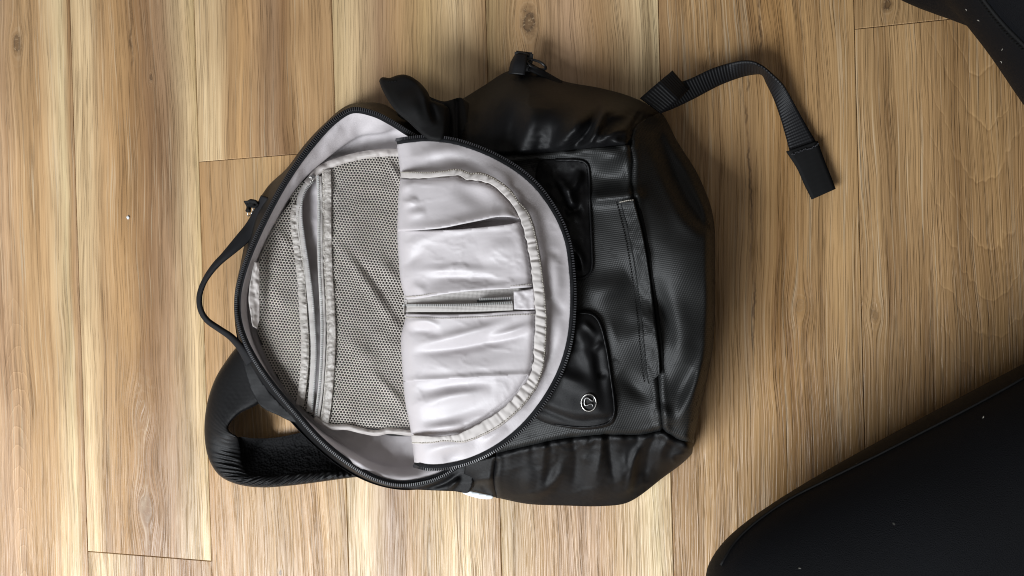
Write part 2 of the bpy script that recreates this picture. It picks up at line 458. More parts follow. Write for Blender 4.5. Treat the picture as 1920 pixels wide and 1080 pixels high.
        m = k.math('MULTIPLY', m, k.ramp(n2(x0, 60.0, 70.0, 23, 2), [(0.36, 0.15), (0.55, 1.0)]))
        c = k.mix(k.math('MULTIPLY', m, 0.8), c, (0.07, 0.038, 0.018))
    if core is not None:
        c = k.mix(k.math('MULTIPLY', core, 0.95), c, k.mix(k.ramp(k.noise(o, 300, 4, 0.75), [(0.54, 0.0), (0.62, 1.0)]), (0.075, 0.04, 0.019), (0.38, 0.27, 0.16)))
    c = k.mix(1.0, c, k.ramp(n2(x0, 14.0, 4.5, 17, 3), [(0.3, (0.80, 0.76, 0.72)), (0.5, 1.0), (0.7, (1.12, 1.12, 1.12))]), 'MULTIPLY')
    k.set(Base_Color=c, Roughness=k.ramp(f2, [(0.3, 0.44), (0.7, 0.34)]), Specular_IOR_Level=0.6)
    k.l(k.bump(hgt, 1.0, 0.0007), k.b.inputs['Normal'])
    return k.m

# ------------------------------------------------------------------ floor (setting)
tan, pale, brown, gry = (0.465, 0.287, 0.138), (0.66, 0.475, 0.265), (0.29, 0.160, 0.072), (0.35, 0.215, 0.117)
oran = (0.465, 0.275, 0.122); pink = (0.50, 0.32, 0.185)
fl = link('floor', [(-1.9, -1.9, -0.006), (2.1, -1.9, -0.006), (2.1, 1.9, -0.006), (-1.9, 1.9, -0.006)], [(0, 1, 2, 3)], None, smooth=False)
k = NT('joint_shadow_gap'); k.set(Base_Color=(0.12, 0.07, 0.035), Roughness=0.8); fl.data.materials.append(k.m)
fl['kind'] = 'structure'
def plank_mesh(length):
    bm = bmesh.new(); g = 0.00022
    x, yy = PW / 2 - g, length / 2 - g
    vs = [bm.verts.new((a * x, b * yy, z)) for z in (-0.005, 0.0) for a, b in ((-1, -1), (1, -1), (1, 1), (-1, 1))]
    for f in ((0, 3, 2, 1), (4, 5, 6, 7), (0, 1, 5, 4), (1, 2, 6, 5), (2, 3, 7, 6), (3, 0, 4, 7)): bm.faces.new([vs[i] for i in f])
    top = [e for e in bm.edges if all(v.co.z > -0.001 for v in e.verts)]
    bmesh.ops.bevel(bm, geom=top, offset=0.00045, segments=1, affect='EDGES')
    me = bpy.data.meshes.new('plank'); bm.to_mesh(me); bm.free(); return me
pm = plank_mesh(PL)
# world y of an end joint, per column
def wy(px, py): return float(P(px, py, 0)[1])
def wx(px, py): return float(P(px, py, 0)[0])
joints = {-1: -0.75, 0: wy(280, 1043), 1: wy(465, 296), 2: -0.82, 3: 0.79, 4: -0.55, 5: wy(1700, 44)}
SPEC = {  # (column, index from joint upwards: 0 = plank above the joint, -1 = plank below it)
    (-1, 0): dict(stops=[(0, tan), (0.3, pink), (0.55, tan), (0.72, tan), (0.82, pale), (0.88, (0.701, 0.540, 0.307)), (0.93, tan), (1, pink)],
                  knots_px=[(32, 80, 0.008, 0.75)], arcs_px=(40, 900, 0.032, 1, 0.023, 4.2)),
    (0, 0): dict(stops=[(0, pale), (0.1, pale), (0.22, tan), (0.38, oran), (0.55, brown), (0.72, gry), (0.86, (0.475, 0.335, 0.186)), (0.92, pale), (1, (0.621, 0.454, 0.233))],
                 knots_px=[(265, 770, 0.011, 0.12), (275, 955, 0.011, 0.30), (283, 146, 0.0025, 0.9)], cracks_px=[(246, 60, 0.045, 0.0022)]),
    (0, -1): dict(stops=[(0, pale), (0.25, pale), (0.4, gry), (0.6, tan), (0.8, brown), (1, tan)]),
    (1, 0): dict(stops=[(0, pale), (0.18, pale), (0.27, tan), (0.36, oran), (0.6, gry), (0.68, brown), (0.75, tan), (1, tan)]),
    (1, -1): dict(stops=[(0, oran), (0.25, tan), (0.5, (0.452, 0.286, 0.135)), (0.75, oran), (1, (0.520, 0.335, 0.153))], knots_px=[(526, 1074, 0.002, 1.0)]),
    (2, 0): dict(stops=[(0, (0.565, 0.410, 0.219)), (0.12, pale), (0.3, gry), (0.42, tan), (0.6, (0.531, 0.356, 0.167)), (0.8, pale), (1, tan)]),
    (3, -1): dict(stops=[(0, (0.429, 0.292, 0.140)), (0.25, tan), (0.5, pink), (0.66, tan), (0.82, pale), (0.95, (0.712, 0.551, 0.316)), (1, pale)], knots_px=[(992, 40, 0.0085, 0.95)]),
    (4, 0): dict(stops=[(0, (0.396, 0.237, 0.109)), (0.2, (0.455, 0.275, 0.122)), (0.45, (0.426, 0.257, 0.113)), (0.6, (0.455, 0.261, 0.101)), (0.8, (0.426, 0.257, 0.113)), (1, (0.386, 0.233, 0.101))],
                 cracks_px=[(1404, 300, 0.10, 0.0013), (1415, 590, 0.035, 0.0016), (1425, 55, 0.035, 0.0016)], knots_px=[(1500, 575, 0.005, 0.25)]),
    (5, 0): dict(stops=[(0, (0.416, 0.257, 0.118)), (0.5, (0.416, 0.257, 0.118)), (1, (0.356, 0.209, 0.092))], knots_px=[(1664, 6, 0.0045, 1.0)]),
    (5, -1): dict(stops=[(0, (0.396, 0.242, 0.109)), (0.3, (0.416, 0.252, 0.113)), (0.45, (0.346, 0.204, 0.088)), (0.62, (0.416, 0.252, 0.109)), (0.8, (0.337, 0.199, 0.088)), (1, (0.317, 0.190, 0.084))],
                  knots_px=[(1640, 590, 0.004, 0.5)], arcs_px=(1850, 260, 0.050, -1, 0.040, 3.2)),
}
rnd = random.Random(11)
generic = []
for i in range(4):
    generic.append(wood('oak_plank_generic', [(0, rnd.choice([tan, pale])), (0.3, tan), (0.55, rnd.choice([oran, gry, brown])), (0.8, tan), (1, rnd.choice([pale, brown]))], 40 + i))
for colm in range(-9, 11):
    x = (colm - 3 + 0.5) * PW
    j = joints.get(colm, rnd.uniform(-0.6, 0.6))
    for r in (-2, -1, 0, 1):
        yc = j + (r + 0.5) * PL
        if abs(yc) - PL / 2 > 1.7: continue
        o = bpy.data.objects.new('plank', pm.copy() if (colm, r) in SPEC else pm)
        COL.objects.link(o); o.location = (x, yc, 0); o.parent = fl
        if (colm, r) in SPEC:
            sp_ = dict(SPEC[(colm, r)])
            kn = [(wx(a, b) - x, wy(a, b) - yc, rr, dk) for a, b, rr, dk in sp_.get('knots_px', ())]
            cr = [(wx(a, b) - x, wy(a, b) - yc, l_, w_) for a, b, l_, w_ in sp_.get('cracks_px', ())]
            ar = None
            if 'arcs_px' in sp_:
                a, b, hw, dr, per, el = sp_['arcs_px']; ar = (wx(a, b) - x, wy(a, b) - yc, hw, dr, per, el)
            mt = wood('oak_plank', sp_['stops'], colm * 2 + r + 30, kn, ar, cr)
        else: mt = rnd.choice(generic)
        o.data.materials.clear() if (colm, r) in SPEC else None
        if (colm, r) in SPEC: o.data.materials.append(mt)
        else:
            if not o.data.materials: o.data.materials.append(mt)
            o.material_slots[0].link = 'OBJECT'; o.material_slots[0].material = mt

# ------------------------------------------------------------------ the backpack
bag = bpy.data.objects.new('backpack', None); COL.objects.link(bag)
bag['label'] = 'black backpack lying unzipped on the wood floor, pale grey lining folded open'
bag['category'] = 'backpack'

# --- front half: one height field shared by the outer panels
OUT = [(835, 190), (862, 187), (900, 165), (960, 131), (1020, 137), (1060, 153), (1130, 166), (1190, 184), (1240, 212), (1270, 265), (1310, 330), (1337, 405),
       (1341, 500), (1338, 640), (1320, 740), (1303, 815), (1298, 850), (1240, 898), (1180, 941), (1130, 949), (1060, 948), (990, 945), (935, 934), (870, 920), (800, 917)]
OUTd = catmull(OUT, 240)
front_t = tps([(820, 260, 58), (900, 250, 66), (1000, 212, 74), (1080, 226, 80), (1140, 222, 78), (1185, 228, 70), (960, 150, 38), (900, 180, 40), (1100, 175, 40), (1210, 215, 46),
               (850, 400, 62), (850, 700, 60), (1000, 400, 72), (1000, 700, 70), (1100, 320, 70), (1000, 300, 62), (1130, 450, 78), (1130, 560, 77), (1100, 680, 70), (1180, 350, 78), (1190, 480, 80), (1200, 620, 78),
               (1225, 740, 66), (1215, 260, 60), (1250, 400, 73), (1275, 520, 81), (1268, 650, 77), (1308, 420, 70), (1315, 520, 76), (1306, 650, 70), (1280, 780, 62), (1250, 790, 60), (1214, 560, 68), (1228, 680, 66), (1140, 800, 66),
               (1050, 830, 62), (960, 860, 56), (900, 890, 48), (1050, 920, 34), (1150, 915, 34), (1230, 870, 36), (870, 910, 38), (1280, 330, 40), (1255, 265, 40)])
front_folds = folds([
    # upper satin side
    ([(1008, 180), (992, 240), (965, 330)], 22, 6), ([(972, 190), (950, 300)], 20, -5), ([(1035, 285), (1082, 235), (1108, 195)], 15, 8), ([(1062, 290), (1108, 240), (1128, 195)], 9, -7),
    ([(1085, 285), (1112, 255), (1132, 212), (1155, 205)], 9, 8), ([(1110, 276), (1150, 250), (1185, 245)], 9, 6), ([(1120, 240), (1170, 225), (1195, 205)], 12, -4), ([(1140, 262), (1190, 275)], 7, 4),
    ([(900, 175), (880, 250)], 14, -3), ([(1150, 175), (1120, 215)], 14, 3),
    # coated front panel
    ([(1110, 300), (1190, 285)], 14, 4), ([(1110, 332), (1185, 335)], 20, -5), ([(1120, 372), (1195, 366)], 12, 5, 0), ([(1105, 560), (1180, 520)], 22, 4), ([(1150, 620), (1210, 600)], 22, -3), 
    ([(1160, 700), (1225, 755)], 16, -4),
    # bottom panel: crease between front roll and base
    ([(1236, 262), (1262, 325), (1290, 378), (1322, 420)], 15, -6, 0), ([(1220, 270), (1256, 360), (1290, 425), (1335, 440)], 16, 3), ([(1225, 520), (1245, 600), (1262, 680)], 18, -6), ([(1212, 420), (1240, 520), (1275, 640), (1290, 720)], 26, 2.5),
    ([(1330, 660), (1295, 740), (1268, 805)], 12, 6), ([(1300, 690), (1250, 770)], 18, -3), ([(1235, 760), (1260, 800)], 14, 4),
    # lower satin side
    ([(1135, 860), (1120, 900), (1128, 945)], 16, 2.2), ([(1100, 835), (1085, 880), (1100, 930)], 21, -1.9), ([(1175, 940), (1165, 890), (1200, 840)], 17, 2.6), ([(1205, 905), (1200, 850)], 17, -1.9),
    ([(1250, 880), (1225, 830), (1240, 810)], 16, 1.9), ([(1000, 870), (985, 940)], 19, 1.9), ([(1030, 850), (1040, 935)], 23, -1.9), ([(960, 880), (985, 935)], 15, -1.5), ([(1060, 870), (1020, 930)], 17, 1.5),
    ([(1128, 822), (1124, 860), (1112, 905)], 6, 3, 2), ([(1142, 820), (1146, 870), (1160, 930)], 7, -3, 2), ([(1212, 815), (1190, 860), (1176, 938)], 7, 3.5), ([(1232, 810), (1216, 850), (1208, 905)], 7, -3, 2), ([(1254, 822), (1240, 850), (1236, 890)], 8, 3, 2), ([(1020, 838), (1018, 880), (1008, 940)], 8, 3, 2), ([(1076, 826), (1080, 870), (1068, 930)], 9, -3, 2), ([(985, 945), (1040, 900), (1060, 850)], 9, 2.5), ([(880, 905), (930, 895)], 8, 3), ([(900, 908), (914, 924)], 3, -3)])
def front_h(x, y):
    d, _ = poly_dist(x, y, OUTd)
    T = front_t(x, y); e = 20.0
    q = np.clip(d / (46.0 - 25 * np.clip((x - 1190) / 90.0, 0, 1)), 0, 1); r = 1 - (1 - q) ** 3
    s = np.clip(d / 22, 0.15, 1)
    return e + (np.maximum(T, e + 4) - e) * (0.35 * (1 - (1 - q) ** 2) + 0.65 * r) + s * (front_folds(x, y) * 1.35 + 1.3 * fbm(x / 70, y / 70, 3, 2))

SEAM_UP = [(862, 187), (866, 262)]
SEAM_TOP = [(905, 292), (985, 290), (1050, 283), (1120, 276), (1181, 270)]
SEAM_BOT = [(1181, 268), (1186, 300), (1184, 340), (1190, 380), (1204, 450), (1216, 540), (1226, 620), (1233, 700), (1238, 760), (1243, 805)]
SEAM_LOW = [(1243, 806), (1200, 815), (1140, 815), (1060, 822), (980, 838), (930, 850)]
seams = [catmull(s_, 30) for s_ in (SEAM_TOP, SEAM_BOT, SEAM_LOW, [(1243, 806), (1268, 822), (1300, 832)], [(1181, 268), (1186, 238), (1200, 214)], [(930, 865), (926, 900), (932, 935)], [(866, 187), (868, 262)])]
def seam_dip(x, y):
    s_ = 0
    for c in seams:
        d, _ = poly_dist(x, y, c); s_ = s_ - 2.6 * np.exp(-(d / 3.2) ** 2) + 1.0 * np.exp(-((d - 9) / 5.0) ** 2)
    return s_
def creases(x, y, sx, sy, seed):
    n = vnoise(x / sx, y / sy, seed) + 0.4 * vnoise(x / sx * 2.3, y / sy * 2.3, seed + 2); m = np.clip(vnoise(x / sx * 0.6, y / sy * 0.6, seed + 9) + 0.35, 0, 1)
    return np.exp(-np.abs(n) * 12.0) * m
def fh(x, y): return front_h(x, y) + seam_dip(x, y)
def fh_soft(x, y):
    d = np.min([poly_dist(x, y, c)[0] for c in seams[:3]], axis=0)
    pk = 1.8 * np.exp(-d / 16.0) * (1 - np.exp(-d / 3)) * vnoise(x / 11, y / 60, 201)      # gathers along the seams
    return fh(x, y) + 2.0 * creases(x, y, 70, 44, 205) + 1.2 * creases(x, y, 38, 54, 209) + 0.7 * creases(x + 0.5 * y, y, 26, 40, 213) + pk
def skirt_f(x, y):
    d, _ = poly_dist(x, y, OUTd); return np.where(d < 3, 60.0, 9.0)

def arc(c, a, b):
    """piece of the outline between two outline points (nearest samples)"""
    i = np.argmin(np.hypot(c[:, 0] - a[0], c[:, 1] - a[1])); j = np.argmin(np.hypot(c[:, 0] - b[0], c[:, 1] - b[1]))
    return [tuple(q) for q in (c[i:j + 1] if i <= j else c[j:i + 1][::-1])]
def densify(pts, step=4.0):
    p = np.asarray(pts, float)[:, :2]; out = []
    for a, b in zip(p, np.roll(p, -1, 0)):
        n = max(1, int(np.linalg.norm(b - a) / step)); out += [a + (b - a) * i / n for i in range(n)]
    return np.array(out)
def sm(pts, n=30): return [tuple(q) for q in catmull(pts, n)]

side_up = arc(OUTd, (866, 187), (1200, 190)) + [(1238, 210)] + sm([(1222, 216), (1205, 226), (1190, 240), (1181, 268)]) + sm(SEAM_TOP[::-1]) + [(870, 300), (866, 262)]
o = panel('side_panel', densify(side_up), fh_soft, M['satin'], bag, 4.0, skirt_f, raw=True); o['label'] = 'satin side panel with soft folds along the upper edge'
side_lo = [(930, 850)] + sm(SEAM_LOW[::-1]) + sm([(1243, 806), (1268, 822), (1300, 832)]) + arc(OUTd, (1298, 850), (932, 934)) + sm([(932, 934), (926, 900), (930, 862)], 10)
o = panel('side_panel', densify(side_lo), fh_soft, M['satin'], bag, 4.0, skirt_f, raw=True); o['label'] = 'puckered satin side panel along the lower edge'
low_tab = [(930, 856)] + sm([(930, 862), (926, 900), (932, 934)], 10) + arc(OUTd, (930, 933), (872, 920)) + [(868, 905), (872, 870)]
panel('side_tab', densify(low_tab), lambda x, y: fh(x, y) - 1.0, M['satin'], bag, 3.5, skirt_f, raw=True)
fp = [(905, 292)] + sm(SEAM_TOP) + sm(SEAM_BOT) + sm(SEAM_LOW) + [(905, 700), (905, 500)]
panel('front_panel', densify(fp, 5), fh, M['coated'], bag, 4.0, 9.0, raw=True)
bp_ = sm([(1181, 268), (1190, 240), (1205, 226), (1222, 216), (1240, 211)]) + arc(OUTd, (1245, 218), (1300, 830)) + sm([(1300, 832), (1268, 822), (1243, 806)]) + sm(SEAM_BOT[::-1])
panel('bottom_panel', densify(bp_), fh, M['coated'], bag, 4.0, skirt_f, raw=True)

# --- the front flap, folded over so that its lining faces up
FL_EDGE = [(744, 268), (770, 264), (805, 262), (850, 267), (895, 281), (935, 299), (972, 322), (1004, 350), (1030, 384), (1050, 420), (1063, 458), (1069, 500), (1072, 545), (1071, 590), (1066, 635), (1054, 680), (1035, 722), (1008, 764), (975, 802), (935, 834), (890, 858), (845, 871), (805, 874), (777, 868)]
FOLD = [(777, 868), (773, 830), (768, 795), (760, 755), (756, 715), (753, 670), (752, 630), (761, 590), (759, 560), (751, 525), (747, 480), (745, 440), (746, 390), (748, 355), (751, 328), (748, 305), (744, 268)]
fedge = catmull(FL_EDGE, 150); ffold = catmull(FOLD, 80)
flap_t = tps([(745, 270, 72), (745, 350, 78), (745, 450, 82), (755, 560, 82), (755, 680, 82), (765, 780, 84), (777, 865, 80), (800, 265, 78), (850, 268, 80), (935, 300, 82), (1004, 350, 86), (1050, 420, 90), (1071, 545, 92), (1054, 680, 88), (1008, 764, 87), (935, 834, 86), (845, 871, 81),
              (850, 400, 92), (900, 500, 95), (900, 600, 95), (850, 750, 93), (980, 450, 96), (1000, 600, 96), (950, 720, 92), (820, 320, 86), (820, 840, 88), (800, 560, 92), (800, 440, 90), (800, 680, 90)])
flap_f = folds([([(800, 432), (870, 425), (930, 416), (972, 414)], 9, -8), ([(780, 566), (860, 558), (950, 556)], 10, -5, 0), ([(760, 300), (840, 282), (880, 290)], 14, 3.5), ([(790, 312), (850, 300), (910, 320), (960, 345)], 12, -3.5), ([(900, 300), (970, 350), (1020, 410)], 16, 2.5), ([(1030, 440), (1042, 520), (1040, 600)], 14, 3), ([(1020, 620), (1000, 740)], 12, -2), ([(1055, 600), (1030, 700)], 12, 2.5),
                ([(790, 850), (840, 838), (890, 835)], 10, 3.5), ([(830, 862), (870, 850)], 9, -2.5), ([(900, 835), (950, 800)], 9, 3), ([(1015, 700), (985, 770)], 10, -2.5), ([(1025, 470), (1050, 480)], 8, -2), ([(1030, 560), (1060, 590)], 10, -2)])
def flap0(x, y):
    d, _ = poly_dist(x, y, ffold)
    q = np.clip(d / 26.0, 0, 1); return flap_t(x, y) - 16 * (1 - np.sqrt(1 - (1 - q) ** 2)) 
PKT = catmull([(745, 333), (858, 331), (940, 368), (975, 425), (993, 530), (997, 610), (982, 708), (910, 780), (830, 812), (765, 812), (750, 700), (752, 560), (742, 440)], 60, True)
def pocket_sink(x, y):
    d, _ = poly_dist(x, y, PKT, True); return np.where(inside(x, y, PKT), np.clip(d / 14.0, 0, 1), 0.0) * 5.0
def flap_h(x, y): return -pocket_sink(x, y) + 0.5 * creases(x, y, 50, 40, 231) + flap0(x, y) + flap_f(x, y) * 0.9 + 0.7 * fbm(x / 50, y / 50, 101, 2)
def cap(x, y, h, gap=7.0):
    lim = flap_t(x, y) - gap; k_ = 2.0
    return -k_ * np.logaddexp(-h / k_, -lim / k_)

# zip welt on the front panel with its stitching
WL = [(1163, 380), (1180, 450), (1195, 540), (1204, 620), (1211, 690), (1215, 720)]
WR = [(1190, 377), (1206, 440), (1219, 520), (1229, 600), (1236, 655), (1239, 700)]
def rel(c, dh): return [(a, b, float(fh(np.array([a]), np.array([b]))[0]) + dh) for a, b in c]
def base_h(x, y): return front_h(x, y)
wl, wr = catmull(WL, 40), catmull(WR, 40)
rows = []
for f_, dh in ((0.0, 0.2), (0.05, 3.4), (0.3, 4.6), (0.7, 6.5), (0.94, 7.0), (1.0, 0.5)):
    c = wl * (1 - f_) + wr * f_; rows.append(np.column_stack([c, base_h(c[:, 0], c[:, 1]) + dh]))
welt = loft('zip_welt', rows, 120, 22, M['coated'], bag, disp=lambda x, y: 0.7 * fbm(x / 14, y / 22, 31))
st = np.column_stack([wl, base_h(wl[:, 0], wl[:, 1]) + 0.6]); st[:, 0] -= 7
boxes_along('stitching', P(*st.T), M['dark_thread_and_shade'], welt, 0.0022, (0.0015, 0.0006, 0.0007), jitter=0.0001)
st = np.column_stack([wl * 0.94 + wr * 0.06, base_h(*(wl * 0.94 + wr * 0.06).T) + 3.6])
boxes_along('stitching', P(*st.T), M['dark_thread_and_shade'], welt, 0.0022, (0.0015, 0.0005, 0.0006))
c = np.column_stack([wr, base_h(wr[:, 0], wr[:, 1]) + 0.8]); c[:, 0] += 4
tube('zip_slot_shade', P(*c[2:].T), 0.0016, M['dark_thread_and_shade'], welt, 6)  # black tube painted in as the shadow of the welt opening
c = np.array([(1163, 379), (1176, 376), (1190, 375)], float)
boxes_along('bar_tack', P(c[:, 0], c[:, 1], base_h(c[:, 0], c[:, 1]) + 5.0), M['thread'], welt, 0.0016, (0.0015, 0.0008, 0.0006))

# upper patch pocket (gathered satin) with bound edge
PK = [(1010, 305), (1060, 300), (1092, 303), (1102, 312), (1105, 360), (1107, 420), (1110, 470), (1108, 508), (1092, 521), (1068, 522), (1040, 480), (1010, 400)]
pk_f = folds([([(1040, 330), (1065, 360), (1085, 420)], 9, 5), ([(1090, 320), (1075, 350), (1050, 360)], 8, 5), ([(1060, 400), (1092, 390)], 9, -5), ([(1060, 440), (1095, 500)], 8, 5), ([(1080, 470), (1082, 510)], 6, -5)])
pkd = catmull(PK, 80, True)
def pk_h(x, y):
    d, _ = poly_dist(x, y, pkd, True); return base_h(x, y) + 1.0 + 6 * (1 - (1 - np.clip(d / 40, 0, 1)) ** 2) + np.clip(d / 10, 0, 1) * (1.5 * pk_f(x, y) + 0.7 * ridged(x / 26, y / 34, 12))
pk = panel('patch_pocket', PK, pk_h, M['satin'], bag, 3.2, 7.0)
e = catmull([(1040, 300), (1092, 302), (1103, 313), (1106, 380), (1110, 470), (1109, 507), (1094, 521), (1068, 523)], 60)
tube('binding', P(e[:, 0], e[:, 1], base_h(e[:, 0], e[:, 1]) + 2.0), 0.0009, M['satin'], pk, 8)

# lower pouch pocket with round emblem
LP = [(1020, 600), (1070, 586), (1095, 581), (1112, 586), (1128, 604), (1140, 650), (1148, 700), (1157, 765), (1152, 790), (1140, 800), (1100, 806), (1060, 802), (1015, 790), (975, 760), (980, 680)]
lpd = catmull(LP, 90, True)
lp_f = folds([([(1098, 592), (1116, 640), (1127, 720), (1136, 780)], 10, -2.5), ([(1075, 600), (1095, 660), (1112, 720)], 12, 2.5), ([(1128, 640), (1112, 660)], 6, 2.5), ([(1140, 700), (1120, 705)], 6, -2), ([(1120, 630), (1090, 600)], 6, 3), ([(1030, 640), (1110, 655)], 12, -2.5), ([(1020, 690), (1120, 735)], 16, 3.5), ([(1015, 765), (1080, 788), (1140, 786)], 8, -3, 0)])
def lp_h(x, y):
    d, _ = poly_dist(x, y, lpd, True); return cap(x, y, base_h(x, y) + 1.0 + 10 * np.sqrt(np.clip(d / 34, 0, 1)), 3.0) + np.clip(d / 8, 0, 1) * (lp_f(x, y) + 0.5 * fbm(x / 40, y / 40, 17, 2))
lp = panel('pouch_pocket', LP, lp_h, M['satin'], bag, 3.2, 9.0)
e = catmull([(1080, 587), (1110, 590), (1124, 606), (1136, 650), (1144, 700), (1152, 768), (1147, 786), (1135, 795), (1095, 801), (1040, 796)], 60)
tube('piping', P(e[:, 0], e[:, 1], lp_h(e[:, 0], e[:, 1]) + 0.2), 0.0007, M['satin'], lp, 8)
# emblem: thin metal ring and an omega-like mark lying on its side
ec = (1104, 755); eh = lambda x, y: lp_h(x, y) + 0.9
a = np.linspace(0, 2 * math.pi, 49)
ex, ey = ec[0] + 14.0 * np.cos(a), ec[1] + 15.8 * np.sin(a); ring = P(ex, ey, eh(ex, ey))
emb = tube('emblem', ring, 0.00055, M['steel'], lp, 8)
mk = catmull([(1113.5, 746.5), (1113, 750.5), (1111, 751.8), (1107, 749.5), (1103, 746.5), (1099.5, 746), (1097, 748.5), (1096, 753), (1096.2, 757.5), (1098, 760.2), (1101, 760), (1105, 758.2), (1109, 757.6), (1110.8, 759), (1111, 762)], 60)
tube('mark', P(mk[:, 0], mk[:, 1], eh(mk[:, 0], mk[:, 1])), 0.00062 * (0.55 + 0.6 * np.sin(np.linspace(0.15, math.pi - 0.15, 60))), M['dark_steel'], emb, 8)

# --- back half: rim, gusset, lining
RIM = [(815, 282), (790, 262), (762, 246), (735, 229), (700, 212), (660, 206), (625, 227), (590, 264), (553, 312), (520, 365), (487, 430), (460, 495), (446, 548), (445, 590), (455, 630), (478, 676), (510, 722), (552, 772), (600, 825), (650, 866), (698, 895), (745, 908), (795, 903), (835, 888), (870, 862)]
RIMd = catmull(RIM, 200)
def rim_h(t):
    return np.interp(t, [0, 0.12, 0.25, 0.42, 0.5, 0.62, 0.8, 0.9, 1.0], [62, 64, 66, 56, 46, 42, 42, 41, 42])
tt = np.linspace(0, 1, 200)
rimc = np.column_stack([RIMd, rim_h(tt)])
out1 = offset_curve(rimc, -7); 
# which side is outside: pick the sign that moves the left-most point further left
if out1[np.argmin(RIMd[:, 0]), 0] > RIMd[:, 0].min(): SG = 1
else: SG = -1
def off(d): return offset_curve(rimc, SG * d)
BASE = [(800, 240), (775, 232), (748, 213), (720, 196), (690, 192), (650, 198), (608, 232), (572, 270), (538, 315), (502, 350), (474, 398), (462, 440), (450, 500), (440, 550), (440, 600), (446, 640), (462, 690), (490, 735), (530, 775), (580, 828), (635, 874), (690, 904), (745, 918), (800, 918), (868, 921)]
bs = catmull(BASE, 200)
g0 = off(3); g1 = g0 * 0.5; g1[:, :2] += bs * 0.5; g1[:, 2] = rim_h(tt) * 0.62
m_ = off(5); mid = np.column_stack([m_[:, :2] * 0.35 + bs * 0.65, rim_h(tt) * 0.6])
bot = np.column_stack([bs, np.full(200, 26.0)]); low = np.column_stack([bs * 0.995 + np.array([650, 550]) * 0.005, np.full(200, 3.0)])
loft('gusset', [g0, mid, bot, low], 200, 16, M['satin'], bag, disp=lambda x, y: 1.4 * fbm(x / 50, y / 50, 41, 2))
# rim zip tape and teeth
t_out, t_mid, t_in = off(5), off(0), off(-7)
t_mid[:, 2] += 0.6; t_in[:, 2] -= 0.6; t_out[:, 2] -= 0.5
rz = loft('zipper_tape', [t_out, t_mid, t_in], 220, 7, M['tape'], bag)
tc = off(1.5); tc[:, 2] += 1.8
boxes_along('zipper_teeth', P(*tc.T), M['tooth'], rz, 0.0019, (0.0011, 0.0029, 0.0013))

# lining: walls dropping from the rim into the compartment
INN = [(830, 330), (800, 300), (770, 288), (735, 283), (700, 284), (660, 290), (620, 303), (590, 320), (560, 345), (535, 390), (508, 440), (486, 490), (476, 540), (476, 590), (488, 640), (510, 690), (540, 735), (578, 775), (615, 798), (660, 806), (700, 812), (745, 818), (790, 815), (830, 800), (860, 780)]
inn = catmull(INN, 200)
BAND = [(820, 300), (795, 268), (770, 252), (747, 238), (715, 247), (676, 252), (645, 270), (612, 296), (578, 326), (548, 362), (520, 408), (492, 462), (470, 520), (462, 560), (464, 600), (474, 640), (498, 690), (530, 735), (570, 780), (615, 818), (665, 850), (710, 872), (755, 880), (800, 872), (865, 840)]
bd = catmull(BAND, 200)
bandh = np.interp(tt, [0, 0.1, 0.25, 0.4, 0.5, 0.62, 0.8, 1], [36, 36, 38, 34, 33, 30, 31, 30])
r0 = off(-4); r0[:, 2] -= 1.5
r1 = np.column_stack([r0[:, :2] * 0.55 + bd * 0.45, rim_h(tt) * 0.5 + bandh * 0.5 + 2.0])
r2 = np.column_stack([bd, bandh])
r3 = np.column_stack([bd * 0.8 + inn * 0.2, np.full(200, 0.0) + bandh * 0.35 + 14 * 0.65])
r4 = np.column_stack([inn, np.full(200, 11.0)])
cx = np.column_stack([np.interp(tt, [0, 1], [850, 850]), np.interp(tt, [0, 1], [360, 760])])
r5 = np.column_stack([inn * 0.6 + cx * 0.4, np.full(200, 7.0)]); r6 = np.column_stack([cx, np.full(200, 7.0)])
lin_f = folds([([(640, 235), (600, 290)], 14, 2.5), ([(700, 225), (660, 255)], 12, -2), ([(735, 235), (690, 232)], 9, 2.5), ([(566, 318), (548, 350)], 5, 3), ([(578, 322), (560, 348)], 5, -3), ([(455, 560), (480, 600)], 7, 2), ([(640, 830), (720, 880)], 18, 3), ([(600, 790), (690, 860)], 14, -3), ([(740, 850), (800, 880)], 14, -3)])
lin = loft('lining', [r0, r1, r2, r3, r4], 260, 44, M['lining'], bag, disp=lambda x, y: lin_f(x, y) + 1.0 * fbm(x / 30, y / 30, 51))

r4b = r4.copy(); r4b[:, 2] += 0.6; r3b = r4 * 0.96 + np.column_stack([cx, r4[:, 2]]) * 0.04; r3b[:, 2] += 2.0
loft('back_lining', [r4 * [1, 1, 0] + [0, 0, 12.0], r5, r6], 260, 24, M['back'], lin)
# --- netting pocket over the back wall of the compartment
net_t = tps([(480, 560, 26), (500, 460, 28), (500, 650, 26), (545, 390, 30), (550, 740, 26), (590, 330, 30), (600, 780, 27), (560, 560, 33), (620, 560, 34), (700, 560, 36), (690, 330, 30), (760, 320, 30), (700, 790, 28), (770, 790, 28), (690, 430, 34), (690, 680, 36), (760, 500, 34), (760, 650, 36), (640, 400, 33), (640, 700, 33)])
net_f = folds([([(622, 440), (680, 520), (735, 600), (770, 640)], 9, 3.5), ([(632, 436), (692, 518), (748, 592)], 9, -2), ([(720, 292), (745, 330), (765, 370)], 6, 4), ([(690, 690), (745, 750), (770, 790)], 8, 4), ([(640, 620), (720, 700)], 14, 2.5), ([(520, 430), (545, 470)], 8, 2.5), ([(500, 520), (545, 600)], 12, 2), ([(700, 470), (750, 540)], 12, 3)])
def net_h(x, y): return net_t(x, y) + net_f(x, y) + 1.2 * fbm(x / 40, y / 40, 61)
